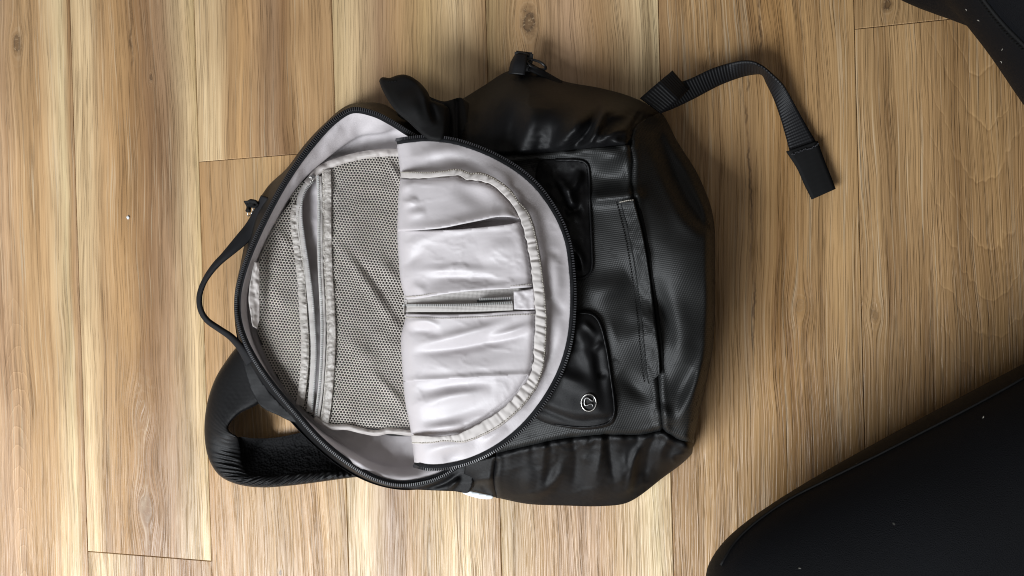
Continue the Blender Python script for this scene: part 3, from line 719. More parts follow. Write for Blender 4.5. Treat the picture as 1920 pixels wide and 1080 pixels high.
NL = [(583, 330), (560, 352), (536, 388), (508, 434), (486, 486), (477, 540), (477, 590), (489, 640), (512, 692), (540, 738), (572, 768), (600, 785), (580, 760), (578, 740), (582, 690), (584, 640), (582, 590), (578, 540), (570, 490), (562, 440), (558, 400), (566, 366)]
NR = [(605, 312), (640, 300), (690, 293), (740, 291), (800, 300), (815, 420), (815, 560), (815, 700), (815, 800), (760, 806), (700, 802), (640, 797), (604, 788), (610, 700), (614, 620), (612, 560), (608, 480), (606, 400)]
def netting(name, regions, parent):
    a = 2.85; V = []; F = []; idx = {}
    ang = 0.10; ca, sa = math.cos(ang), math.sin(ang)
    def vert(key, x, y, dz):
        if key in idx: return idx[key]
        idx[key] = len(V); V.append((x, y, dz)); return idx[key]
    sx, sy = a * 1.95, a * 1.62
    JJ, II = np.meshgrid(np.arange(-20, 150), np.arange(-30, 110), indexing='ij')
    U_ = II * sx + (JJ % 2) * sx * 0.5; V_ = JJ * sy; X_ = 450 + U_ * ca - V_ * sa; Y_ = 270 + U_ * sa + V_ * ca
    keep = inside(X_, Y_, regions[0]) | inside(X_, Y_, regions[1])
    for j in range(-20, 150):
        for i in range(-30, 110):
            u = i * sx + (j % 2) * sx * 0.5; v = j * sy
            x = 450 + u * ca - v * sa; y = 270 + u * sa + v * ca
            if not keep[j + 20, i + 30]: continue
            outer = []; inner = []
            for q in range(6):
                ox = (0, 0.5, 0.5, 0, -0.5, -0.5)[q] * sx; oy = (-2 / 3, -1 / 3, 1 / 3, 2 / 3, 1 / 3, -1 / 3)[q] * sy
                gu, gv = u + ox, v + oy
                key = (round(gu * 6 / sx), round(gv * 6 / sy))
                outer.append(vert(key, 450 + gu * ca - gv * sa, 270 + gu * sa + gv * ca, 0.7))
                iu, iv = u + ox * 0.61, v + oy * 0.61
                V.append((450 + iu * ca - iv * sa, 270 + iu * sa + iv * ca, -0.5)); inner.append(len(V) - 1)
            for q in range(6):
                F.append((outer[q], outer[(q + 1) % 6], inner[(q + 1) % 6], inner[q]))
    A = np.array(V)
    A[:, 0] += 1.3 * vnoise(A[:, 0] / 30, A[:, 1] / 30, 71); A[:, 1] += 1.3 * vnoise(A[:, 0] / 30, A[:, 1] / 30, 72)
    W = P(A[:, 0], A[:, 1], net_h(A[:, 0], A[:, 1]) + A[:, 2])
    o = link(name, W, F, M['net'], parent); fix_up(o); return o
net = netting('mesh_pocket', [catmull(NL, 120, True), catmull(NR, 120, True)], bag)
net['label'] = 'grey netting pocket with an open zip'
GP = [(585, 336), (597, 334), (600, 400), (601, 500), (604, 560), (606, 620), (602, 700), (594, 776), (582, 772), (585, 720), (586, 660), (583, 600), (578, 545), (570, 495), (563, 450), (559, 410), (562, 375)]
panel('pocket_facing', GP, lambda x, y: net_h(x, y) - 7.0, M['lining'], net, 4, 0.0)
# zip tapes of the netting pocket
TL = [(583, 338), (571, 352), (562, 375), (561, 410), (566, 450), (573, 495), (580, 545), (585, 600), (588, 660), (585, 720), (580, 772)]
TR = [(598, 330), (600, 380), (600, 440), (601, 500), (604, 560), (606, 620), (604, 690), (600, 740), (594, 782)]
def strip(name, cl, width, mat, parent, dh, bulge=0.8, nu=140, nv=7, disp=None, hfn=net_h):
    c = catmull(cl, nu); rows = []
    for f_, z in ((-0.5, -0.3), (-0.4, 0.3), (0, bulge), (0.4, 0.3), (0.5, -0.3)):
        q = offset_curve(c, f_ * width); rows.append(np.column_stack([q, hfn(c[:, 0], c[:, 1]) + dh + z]))
    return loft(name, rows, nu, nv, mat, parent, disp=disp, thick=0.0005)
def curve_h(cl, d, dh, hfn=net_h, n=140):
    c = catmull(cl, n); q = offset_curve(c, d); return P(q[:, 0], q[:, 1], hfn(c[:, 0], c[:, 1]) + dh)
tl = strip('zipper_tape', TL, 11, M['grey_tape'], net, 3.2)
boxes_along('zipper_teeth', curve_h(TL, -4.5, 4.2), M['grey_tooth'], net, 0.0017, (0.0010, 0.0020, 0.0010))
tr = strip('zipper_tape', TR, 11, M['grey_tape'], net, 3.2)
boxes_along('zipper_teeth', curve_h(TR, 2.0, 4.4), M['grey_tooth'], net, 0.0017, (0.0010, 0.0022, 0.0010))
cr = lambda x, y: 0.9 * ridged(x / 9, y / 4.5, 81) + 0.5 * fbm(x / 5, y / 4, 83)
SL = [(556, 384), (552, 400), (553, 430), (558, 465), (562, 500), (566, 540), (569, 590), (572, 640), (571, 690), (566, 735), (562, 760)]
SR = [(612, 318), (613, 360), (613, 420), (614, 480), (617, 540), (620, 590), (621, 640), (618, 700), (614, 750), (608, 792)]
strip('edge_binding', SL, 15, M['strip'], net, 3.0, 1.2, 180, 9, cr)
strip('edge_binding', SR, 17, M['strip'], net, 3.0, 1.2, 180, 9, cr)
boxes_along('stitching', curve_h(SL, -6.5, 4.6), M['thread'], net, 0.0019, (0.0012, 0.0005, 0.0004))
boxes_along('stitching', curve_h(SR, 6.5, 4.6), M['thread'], net, 0.0019, (0.0012, 0.0005, 0.0004))
# hems where the netting joins the lining
TH = [(575, 345), (600, 318), (630, 304), (665, 294), (700, 288), (740, 286), (790, 292)]
strip('hem', TH, 15, M['inner'], net, 2.5, 2.0, 90, 7, lambda x, y: 1.2 * fbm(x / 14, y / 8, 91))
BH = [(590, 782), (620, 800), (650, 801), (680, 808), (705, 812), (730, 808), (770, 812), (820, 810)]
strip('hem', BH, 11, M['inner'], net, 3.0, 2.5, 90, 7, lambda x, y: 1.0 * fbm(x / 14, y / 8, 92))
# slider and pull of the netting zip
sl = P(np.array([586.]), np.array([331.]), net_h(np.array([586.]), np.array([331.])) + 6)[0]
def small_ring(name, c, r1, r2, rad, rot, mat, parent, n=20):
    a = np.linspace(0, 2 * math.pi, n + 1); pts = np.stack([r1 * np.cos(a), r2 * np.sin(a), 0.3 * r1 * np.sin(2 * a)], -1)
    Rz = np.array(Euler(rot, 'XYZ').to_matrix()); return tube(name, c + pts @ Rz.T, rad, mat, parent, 7)
def block(name, c, size, rot, mat, parent, bev=0.0006):
    bm = bmesh.new(); bmesh.ops.create_cube(bm, size=1.0)
    bmesh.ops.scale(bm, vec=size, verts=bm.verts); bmesh.ops.bevel(bm, geom=list(bm.edges), offset=bev, segments=2, affect='EDGES')
    bmesh.ops.transform(bm, matrix=Matrix.Translation(Vector(c)) @ Euler(rot, 'XYZ').to_matrix().to_4x4(), verts=bm.verts)
    me = bpy.data.meshes.new(name); bm.to_mesh(me); bm.free(); me.materials.append(mat)
    o = bpy.data.objects.new(name, me); COL.objects.link(o); o.parent = parent; return o
block('zipper_slider', sl, (0.0042, 0.0034, 0.0022), (0, 0.2, 0.5), M['dark_steel'], net)
small_ring('zipper_pull', sl + np.array([-0.001, -0.0028, 0.001]), 0.0012, 0.0026, 0.00045, (0.4, 0.3, 0.3), M['steel'], net)

# small inner slip at the far left of the lining
loft('lining_slip', [[(477, 490, 46), (471, 520, 45), (466, 560, 44), (470, 590, 42), (474, 612, 40)], [(482, 492, 44), (480, 530, 42), (477, 565, 41), (478, 595, 39), (478, 614, 38)], [(486, 492, 42), (487, 530, 40), (486, 560, 39), (487, 590, 37), (483, 616, 35)]], 50, 10, M['inner'], bag, thick=0.0006, disp=lambda x, y: 1.2 * fbm(x / 9, y / 12, 95))

# --- the front flap: its surface
fl_out = list(map(tuple, fedge)) + list(map(tuple, ffold[1:-1]))
flap = panel('front_flap', densify(fl_out, 4), flap_h, M['lining'], bag, 4.0, 6.0, raw=True)
flap['label'] = 'front flap folded back over the bag, pale lining side up'
# the crease turning down into the compartment
c0 = np.column_stack([ffold, flap_h(ffold[:, 0], ffold[:, 1])]); c1 = c0.copy(); c1[:, 0] += 3; c1[:, 2] -= 14; c2 = c0.copy(); c2[:, 0] += 26; c2[:, 2] -= 44; c3 = c0.copy(); c3[:, 0] += 60; c3[:, 2] = 20
loft('flap_turn', [c0, c1, c2, c3], 90, 14, M['lining'], flap)
# flap zip tape and teeth
FSG = 1 if offset_curve(fedge, 5)[75, 0] > fedge[75, 0] else -1
def foff(d, dh):
    q = offset_curve(fedge, FSG * d); return np.column_stack([q, flap_h(fedge[:, 0], fedge[:, 1]) + dh])
fz = loft('zipper_tape', [foff(-3, 1.2), foff(1, 1.6), foff(5, 0.6), foff(8, -2.5), foff(6, -7)], 190, 14, M['tape'], flap)
boxes_along('zipper_teeth', P(*foff(6.0, 0.3).T), M['tooth'], fz, 0.0019, (0.0011, 0.0029, 0.0013))
tb = offset_curve(fedge, FSG * -1); 
# outer face of the flap hanging below its zip
loft('flap_edge', [foff(6, -6), foff(2, -12), foff(-20, -18)], 150, 8, M['satin'], flap)

FBK = [(778, 282), (850, 284), (930, 318), (995, 372), (1040, 450), (1052, 545), (1040, 660), (985, 770), (920, 826), (845, 856), (790, 858), (784, 700), (776, 500)]
panel('flap_backing', FBK, lambda x, y: flap0(x, y) - 24.0, M['satin'], flap, 8.0, 55.0)

# --- gathered slip pocket on the flap
BAND_O = [(751, 322), (775, 321), (800, 322), (830, 320), (858, 316), (880, 323), (905, 324), (935, 338), (958, 356), (975, 380), (990, 395), (1000, 418), (1008, 450), (1015, 490), (1021, 530), (1025, 570), (1027, 610), (1025, 650), (1020, 690), (1008, 724), (990, 752), (965, 778), (935, 802), (900, 820), (870, 830), (835, 828), (800, 832), (772, 832)]
BAND_I = [(751, 333), (775, 334), (803, 333), (835, 331), (858, 329), (875, 336), (903, 340), (928, 350), (945, 366), (962, 384), (972, 400), (980, 425), (988, 455), (994, 490), (999, 530), (1003, 570), (1004, 610), (1002, 650), (998, 690), (988, 712), (970, 738), (945, 764), (915, 785), (885, 802), (858, 814), (830, 818), (800, 818), (771, 816)]
bo, bi = catmull(BAND_O, 200), catmull(BAND_I, 200)
pock_f = folds([
    ([(750, 360), (770, 340)], 8, 3), ([(752, 385), (785, 372)], 7, 3), ([(850, 345), (900, 372), (925, 380)], 20, -3.5), ([(760, 405), (800, 396)], 9, 2.5), ([(940, 395), (970, 410)], 12, 2),
    ([(756, 470), (790, 448), (840, 440)], 10, 2.2), ([(752, 500), (800, 470)], 9, -2), ([(755, 512), (830, 505), (960, 512)], 10, 2.4), ([(790, 530), (850, 520), (930, 525)], 10, -2.2), ([(900, 490), (960, 450)], 16, 2), ([(770, 535), (800, 545)], 8, 2),
    ([(756, 605), (800, 602), (825, 612)], 6, 3), ([(760, 622), (800, 620), (830, 628)], 8, -3), ([(765, 650), (840, 634), (920, 612), (960, 598)], 10, 4.5), ([(770, 663), (850, 655), (930, 640), (1000, 622)], 9, -4), ([(915, 634), (960, 622), (1000, 606)], 8, 4), ([(800, 690), (900, 690), (990, 670)], 18, 3),
    ([(770, 765), (840, 742), (920, 730)], 12, 4), ([(770, 740), (830, 728), (930, 718)], 12, -3.5), ([(775, 795), (850, 780), (930, 752)], 14, -3), ([(790, 806), (870, 795)], 8, 3)])
pbase = lambda x, y: flap0(x, y) + 4.5 + 0.5 * fbm(x / 60, y / 40, 111, 2)
def edge_dip(x, y):
    d, _ = poly_dist(x, y, bi); return -3.0 * np.exp(-(d / 7) ** 2)
def pock_h(x, y): return 0.8 * creases(x, y, 90, 24, 221) + 0.55 * creases(x + 0.6 * y, y - 0.4 * x, 60, 22, 225) + pbase(x, y) + pock_f(x, y) + edge_dip(x, y)
def lip(c, amp, wd=14):
    c = catmull(c, 40)
    def fn(x, y):
        d, t = poly_dist(x, y, c); return amp * np.exp(-(d / wd) ** 2) * (0.15 + np.sin(np.clip(t, 0, 1) * math.pi * 0.93) ** 0.8)
    return fn
def under(c): return [tuple(q) for q in catmull(c, 40)]
E1 = [(746, 433), (790, 431), (830, 427), (865, 420), (900, 413), (935, 406), (965, 408), (978, 412)]      # lower lip of the first pocket panel
E2 = [(745, 431), (800, 432), (860, 430), (915, 425), (950, 421), (980, 415)]                          # upper edge of the second
E3 = [(758, 562), (790, 559), (830, 552), (870, 547), (910, 544), (960, 541), (1000, 538)]                      # lower lip of the second, above the zip
E4 = [(760, 588), (830, 590), (900, 588), (960, 584), (1003, 583)]
E5 = [(755, 716), (800, 714), (860, 711), (930, 707), (988, 704)]
def lseg(c, a, b): return [tuple(q) for q in arc(c, a, b)]
bi_r = [tuple(q) for q in bi]
fo = ffold[::-1]
l1 = lip(E1, 4.5)
p1 = lseg(bi, (751, 333), (978, 410)) + under(E1)[::-1] + lseg(fo, (746, 433), (751, 333))
a1 = panel('pocket_panel', densify(p1, 3.5), lambda x, y: pock_h(x, y) + l1(x, y) + 1.0, M['lining'], flap, 3.6, 2.0, raw=True)
p2 = under(E2) + lseg(bi, (978, 410), (1000, 538)) + under(E3)[::-1] + lseg(fo, (758, 562), (745, 424))
l3 = lip(E3, 3.0); l2 = lip(E2, 1.5, 8)
a2 = panel('pocket_panel', densify(p2, 3.5), lambda x, y: pock_h(x, y) + 1.2 * l3(x, y) + l2(x, y), M['lining'], flap, 3.6, 2.0, raw=True)
p3 = under(E4) + lseg(bi, (1003, 583), (988, 706)) + under(E5)[::-1] + lseg(fo, (755, 716), (761, 588))
l5 = lip(E5, 4.2, 8)
a3 = panel('pocket_panel', densify(p3, 3.5), lambda x, y: pock_h(x, y) + l5(x, y) + 0.8, M['lining'], flap, 3.6, 2.0, raw=True)
p4 = under([(755, 708), (800, 706), (860, 703), (930, 699), (988, 697)]) + lseg(bi, (988, 706), (771, 816)) + lseg(fo, (770, 812), (755, 708))
a4 = panel('pocket_panel', densify(p4, 3.5), lambda x, y: pock_h(x, y) - 3.0, M['lining'], flap, 3.6, 2.0, raw=True)
# zip of the slip pocket: recessed floor, tape, teeth and square end patch
zf = under([(757, 555), (830, 545), (900, 538), (1002, 532)]) + [(1003, 588)] + under([(1000, 590), (900, 594), (830, 596), (758, 594)])
panel('pocket_zip_bed', densify(zf, 4), lambda x, y: pbase(x, y) - 5.0, M['grey_tape'], flap, 4, 0, raw=True)
ph0 = lambda x, y: pbase(x, y) + 0.2
zt = strip('zipper_tape', [(757, 578), (800, 578), (860, 578), (910, 577), (962, 575)], 14, M['grey_tape'], flap, 0.0, 0.7, hfn=ph0)
boxes_along('zipper_teeth', curve_h([(757, 572.5), (800, 572.5), (860, 572), (910, 570), (962, 567)], 0, 0.6, ph0), M['grey_tooth'], zt, 0.0017, (0.0010, 0.0020, 0.0010))
boxes_along('zipper_teeth', curve_h([(900, 561), (930, 560), (958, 559)], 0, 1.2, ph0), M['grey_tooth'], zt, 0.0017, (0.0010, 0.0018, 0.0010))
tube('zip_gap_shade', curve_h([(895, 565), (930, 562.5), (958, 561)], 0, -0.6, ph0), 0.0009, M['dark_thread_and_shade'], zt, 6)  # dark tube stands in for the shade between the parted teeth
panel('zip_end_patch', densify([(963, 546), (985, 544), (1000, 541), (1003, 580), (985, 581), (964, 580)], 3), lambda x, y: pbase(x, y) + 1.8 + 0.5 * fbm(x / 9, y / 9, 120), M['lining'], flap, 3, 3.0, raw=True)
for c_, dd in ((E4, 7), (E3, -5)):
    c = catmull(c_, 80); q = offset_curve(c, dd)
    boxes_along('stitching', P(q[:, 0], q[:, 1], pock_h(q[:, 0], q[:, 1]) + (1.6 if dd > 0 else 2.6)), M['thread'], flap, 0.0020, (0.0013, 0.0006, 0.0005), jitter=0.0001)
# ruffled elastic band
L_ = np.concatenate([[0], np.cumsum(np.linalg.norm(np.diff(bo, axis=0), axis=1))])
ruf = np.random.RandomState(4); pos = np.cumsum(ruf.uniform(9, 26, 60)); pinch = np.zeros(200)
for p_ in pos:
    pinch += np.exp(-((L_ - p_) / 2.2) ** 2) * ruf.uniform(0.3, 1.0)
tight = np.interp(np.linspace(0, 1, 200), [0, 0.2, 0.32, 0.36, 0.7, 0.8, 0.9, 1], [0.3, 0.7, 0.7, 0.85, 0.8, 0.5, 0.35, 0.3])
rows = []
jit = 2.2 * vnoise(L_ / 9.0, L_ * 0, 130) * tight
for f_, dh in ((-0.02, 1.5), (0.0, 4.0), (0.2, 4.6), (0.5, 4.8), (0.8, 4.4), (1.0, 2.4)):
    c = bi * (1 - f_) + bo * f_
    c = c + (offset_curve(c, 1.0) - c) * (jit * (1 - f_ * 0.6))[:, None]
    h_ = pbase(c[:, 0], c[:, 1]) + dh - 0.5 + (-2.3 * pinch + 0.9 * vnoise(L_ / 7.0, L_ * 0 + f_ * 2, 133)) * tight * 0.8 * (0.3 + 0.7 * min(1, dh / 4))
    rows.append(np.column_stack([c, h_]))
eb = loft('elastic_band', rows, 600, 16, M['elastic'], flap, thick=0.0008)
q = bi * 0.14 + bo * 0.86
boxes_along('stitching', P(q[:, 0], q[:, 1], pbase(q[:, 0], q[:, 1]) + 4.2 - 2.2 * pinch * tight), M['thread'], eb, 0.0020, (0.0013, 0.0007, 0.0006), jitter=0.0002)

# --- neck and wing on the upper side
WING = [(711, 152), (716, 145), (730, 146), (745, 141), (760, 140), (778, 148), (795, 166), (806, 186), (822, 192), (836, 200), (838, 232), (830, 262), (806, 262), (785, 247), (765, 228), (742, 208), (724, 182)]
wd = catmull(WING, 90, True)
wing_t = tps([(715, 150, 62), (760, 142, 66), (740, 180, 74), (780, 200, 82), (800, 170, 72), (820, 230, 80), (770, 225, 80), (835, 200, 70)])
wing_f = folds([([(785, 155), (800, 190), (812, 222)], 8, 3), ([(800, 180), (816, 222), (822, 232)], 6, -5), ([(745, 180), (790, 150)], 12, -2), ([(770, 190), (790, 240)], 14, 2)])
def wing_h(x, y):
    d, _ = poly_dist(x, y, wd, True); return wing_t(x, y) - 4 * (1 - np.sqrt(1 - (1 - np.clip(d / 7, 0, 1)) ** 2)) + wing_f(x, y)
wing = panel('strap_flap', WING, wing_h, M['black'], bag, 3.2, 6.0)
q = np.array([(728, 154), (745, 152)], float)
boxes_along('stitching', P(q[:, 0], q[:, 1], wing_h(q[:, 0], q[:, 1]) + 0.3), M['dark_thread_and_shade'], wing, 0.0016, (0.0013, 0.0012, 0.0004))
NECK = [(790, 175), (812, 184), (832, 190), (868, 186), (872, 300), (840, 300), (800, 270), (775, 235), (745, 215), (760, 195)]
nk_f = folds([([(836, 195), (842, 260)], 6, -4), ([(820, 195), (826, 230)], 7, 4), ([(856, 190), (858, 262)], 4, -3, 0)])
panel('side_gusset', NECK, lambda x, y: 50 + 10 * np.clip((y - 185) / 60, 0, 1) + nk_f(x, y), M['satin'], bag, 3.5, 45.0)
# dark lower-left corner below the rim, beside the care label
LC = [(745, 911), (780, 909), (830, 893), (868, 872), (885, 880), (880, 922), (850, 921), (800, 919), (770, 917)]
lc_f = folds([([(770, 915), (810, 905), (850, 888)], 4, 4), ([(800, 916), (840, 903), (868, 884)], 5, -4), ([(840, 918), (862, 895)], 5, 4)])
panel('side_gusset', LC, lambda x, y: 40 + lc_f(x, y) - 0.2 * np.clip(y - 905, 0, 20), M['satin'], bag, 3.2, 38.0)
CL = [(862, 919), (872, 919), (886, 922), (910, 927), (924, 930), (925, 933), (918, 936), (900, 935), (884, 931), (870, 926)]
panel('care_label', CL, lambda x, y: 22 + 0.0 * x, M['label'], bag, 3, 0.0, thick=0.0006)

# --- carry handle
H_ = [(503, 372, 44), (492, 396, 40), (474, 425, 38), (452, 450, 42), (428, 474, 46), (402, 500, 48), (383, 528, 48), (374, 555, 47), (376, 580, 46), (388, 600, 44), (410, 616, 42), (432, 631, 42), (450, 650, 42), (470, 680, 38)]
hc = catmull(H_, 110); hw = np.interp(np.linspace(0, 1, 110), [0, 0.1, 0.25, 0.36, 0.5, 0.62, 0.8, 0.9, 1], [30, 30, 24, 15, 11, 11, 12, 15, 20])
rows = []
for f_, dz in ((-0.5, -4), (-0.46, 0.5), (0, 2.4), (0.46, 0.5), (0.5, -4)):
    q = offset_curve(hc, 1.0); q = hc + (q - hc) * (hw * f_)[:, None]; q[:, 2] = hc[:, 2] + dz; rows.append(q)
hd = loft('carry_handle', rows, 130, 14, M['webbing'], bag, thick=0.002)
# zip puller at the left edge
zp = P(467, 392, 40.0)
small_ring('zipper_pull', zp + np.array([0.001, -0.002, 0]), 0.0022, 0.0050, 0.0005, (0.3, 0.9, -0.25), M['steel'], bag)
panel('pull_cord', [(457, 377), (464, 376), (470, 373), (479, 376), (483, 385), (476, 390), (468, 389), (466, 398), (460, 396), (462, 388)], lambda x, y: 44 + 1.5 * fbm(x / 6, y / 6, 140), M['black'], bag, 2, 3.0)

# --- shoulder strap looping out at lower left
AO = [(452, 640), (430, 668), (406, 705), (391, 745), (384, 785), (384, 825), (392, 862), (412, 892), (445, 908), (490, 914), (540, 911), (590, 905), (640, 898), (690, 892)]
AI = [(500, 740), (486, 756), (472, 764), (452, 774), (436, 788), (428, 802), (434, 812), (450, 818), (480, 822), (520, 820), (560, 812), (590, 806), (620, 812), (660, 850)]
ao, ai = catmull(AO, 300), catmull(AI, 300); s1 = np.linspace(0, 1, 300)
ho = np.interp(s1, [0, 0.3, 0.5, 0.7, 1], [20, 26, 30, 24, 16]); hi = np.interp(s1, [0, 0.2, 0.36, 0.5, 0.7, 1], [24, 34, 40, 10, 7, 6])
# satin outer skin: full width on the upper half, only the rolled edge on the lower half
wf = np.interp(s1, [0, 0.33, 0.46, 0.56, 1], [1.0, 1.0, 0.62, 0.24, 0.20])
rows = []
for f_, dz in ((0.0, -14), (0.04, -2), (0.25, 2.5), (0.6, 3), (0.92, 1), (1.0, -3)):
    g = f_ * wf; c = ao * (1 - g)[:, None] + ai * g[:, None]
    hh = ho * (1 - g) + hi * g + dz * np.interp(s1, [0, 0.4, 0.55, 1], [1, 1, 0.9, 0.7])
    hh = hh + np.interp(s1, [0, 0.36, 0.48, 1], [0, 0.08, 1, 1]) * (1.0 * vnoise(s1 * 62, s1 * 0 + f_ * 1.5, 155) + 0.8 * np.sin(s1 * 290 + 3 * vnoise(s1 * 20, s1 * 0, 157) + 2.0 * f_)) * (0.2 + math.sin(math.pi * f_))
    rows.append(np.column_stack([c, np.maximum(hh, 1.5)]))
ss = loft('shoulder_strap', rows, 360, 18, M['satin'], bag, thick=0.002)
# spacer foam inner face, seen where the strap twists
k0 = 110; rows = []
for f_, dz in ((0.0, 0), (0.3, -6), (0.6, -9), (0.85, -6), (1.0, -1)):
    g = (wf * 0.92) * (1 - f_) + 1.0 * f_; c = ao * (1 - g)[:, None] + ai * g[:, None]; hh = ho * (1 - g) + hi * g + dz
    rows.append(np.column_stack([c, np.maximum(hh + 0.5, 2)])[k0:])
loft('strap_padding', rows, 150, 30, M['spacer'], ss, disp=lambda x, y: 0.4 * ridged(x / 12, y / 12, 150))
# strip of strap base beside the rim
SB = [(452, 640), (462, 648), (478, 690), (500, 728), (530, 762), (562, 792), (545, 790), (520, 778), (498, 768), (486, 758), (470, 730), (458, 690), (450, 660)]
panel('strap_anchor', SB, lambda x, y: 30 + 1.0 * fbm(x / 40, y / 40, 160, 2), M['satin'], bag, 3.2, 24.0)

# --- loose webbing with folded, stitched end
ET = [(1210, 176), (1245, 162), (1290, 149), (1338, 128), (1380, 117), (1408, 117), (1428, 126), (1446, 140), (1468, 160), (1488, 192), (1508, 228), (1528, 262), (1536, 275)]
EB = [(1240, 212), (1262, 204), (1300, 186), (1350, 160), (1390, 145), (1415, 140), (1428, 141), (1436, 156), (1450, 185), (1462, 218), (1472, 252), (1480, 282), (1484, 292)]
et, ebm = catmull(ET, 120), catmull(EB, 120)
s2 = np.linspace(0, 1, 120)
ht = np.interp(s2, [0, 0.2, 0.4, 0.52, 0.6, 0.8, 1], [34, 26, 20, 26, 20, 8, 5]); hb = np.interp(s2, [0, 0.2, 0.4, 0.52, 0.6, 0.8, 1], [30, 20, 10, 5, 5, 4, 4])
def ribbon(name, A, B, ha, hb_, mat, parent, nv=8, thick=0.0016):
    n = len(A); rows = []
    for f_ in np.linspace(0, 1, 5):
        c = A * (1 - f_) + B * f_; rows.append(np.column_stack([c, ha * (1 - f_) + hb_ * f_ + 0.6 * math.sin(math.pi * f_)]))
    G = loft_arr(rows, n, nv); W = P(G[..., 0], G[..., 1], G[..., 2])
    o = link(name, W.reshape(-1, 3), grid_faces(n, nv), mat, parent)
    uv = o.data.uv_layers.new(name='UVMap')
    Lc = np.concatenate([[0], np.cumsum(np.linalg.norm(np.diff(W[nv // 2], axis=0), axis=1))])
    for lp_ in o.data.loops:
        j, i = divmod(lp_.vertex_index, n); uv.data[lp_.index].uv = (Lc[i], j / (nv - 1) * 0.02)
    fix_up(o); thicken(o, thick); return o
wb = ribbon('webbing_strap', et, ebm, ht, hb, M['ribbed'], bag)
e1, e2 = catmull([(1533, 264), (1548, 305), (1560, 335), (1567, 354)], 40), catmull([(1474, 284), (1494, 315), (1508, 346), (1522, 374)], 40)
ribbon('webbing_end', e1, e2, np.full(40, 7.5), np.full(40, 7.0), M['black'], wb, thick=0.0026)
q = catmull([(1486, 290), (1505, 282), (1525, 276), (1536, 268)], 20)
boxes_along('stitching', P(q[:, 0], q[:, 1], np.full(20, 9.2)), M['tooth'], wb, 0.0013, (0.0012, 0.0009, 0.0008), jitter=0.0005)
k1, k2 = catmull([(1205, 182), (1230, 158), (1262, 132), (1270, 141), (1288, 160)], 50), catmull([(1222, 206), (1250, 196), (1272, 184), (1285, 178), (1292, 168)], 50)
k1 = catmull([(1200, 184), (1230, 158), (1261, 132)], 40); k2 = catmull([(1240, 213), (1268, 192), (1292, 168)], 40)
ribbon('webbing_keeper', k1, k2, np.interp(np.linspace(0, 1, 40), [0, 0.6, 1], [42, 42, 34]), np.interp(np.linspace(0, 1, 40), [0, 0.6, 1], [40, 38, 26]), M['ribbed'], wb, thick=0.002)

# --- buckle at the top edge
bk = P(988, 112, 26.0)
buck = block('buckle', P(981, 116, 24.0), (0.016, 0.017, 0.004), (0.3, 0.25, -0.15), M['plastic'], bag, 0.0012)
loft('buckle_strap', [[(953, 138, 30), (957, 118, 30), (964, 104, 28)], [(962, 138, 34), (967, 118, 34), (972, 101, 31)], [(984, 140, 34), (987, 120, 33), (988, 102, 29)]], 20, 10, M['ribbed'], buck, thick=0.0015)
small_ring('buckle_bar', P(1006, 121, 26.0), 0.0085, 0.0030, 0.0012, (0.2, 0.1, -0.42), M['plastic'], buck, 28)
tube('buckle_lip', np.array([P(968, 98, 28.0), P(985, 101, 28.0), P(992, 105, 27.0)]), 0.0012, M['plastic'], buck, 7)
loft('buckle_strap', [[(995, 118, 26), (1020, 132, 24), (1055, 152, 22)], [(990, 130, 28), (1015, 142, 27), (1050, 160, 28)]], 30, 6, M['webbing'], buck, thick=0.002)

# ------------------------------------------------------------------ the person: folded legs in black leggings
def limb(pts, m=28, n=60):
    p = np.array(pts, float); q = catmull_any(p, n); W = q[:, :3]; t, s_, nn = frames(W); V = []; F = []
    for i in range(n):
        for k_ in range(m):
            a_ = 2 * math.pi * k_ / m; V.append(W[i] + q[i, 3] * math.cos(a_) * s_[i] + q[i, 4] * math.sin(a_) * nn[i])
    for i in range(n - 1):
        for k_ in range(m): F.append((i * m + k_, i * m + (k_ + 1) % m, (i + 1) * m + (k_ + 1) % m, (i + 1) * m + k_))
    F.append(tuple(range(m - 1, -1, -1))); F.append(tuple(range((n - 1) * m, n * m)))
    return V, F
def catmull_any(p, n):
    d = np.linalg.norm(np.diff(p[:, :3], axis=0), axis=1); t = np.concatenate([[0], np.cumsum(d)]); u = np.linspace(0, t[-1], n)
    q = np.vstack([2 * p[0] - p[1], p, 2 * p[-1] - p[-2]]); i = np.clip(np.searchsorted(t, u, 'right') - 1, 0, len(t) - 2); a = ((u - t[i]) / (t[i + 1] - t[i]))[:, None]
    p0, p1, p2, p3 = q[i], q[i + 1], q[i + 2], q[i + 3]
    return 0.5 * (2 * p1 + (p2 - p0) * a + (2 * p0 - 5 * p1 + 4 * p2 - p3) * a ** 2 + (3 * p1 - p0 - 3 * p2 + p3) * a ** 3)
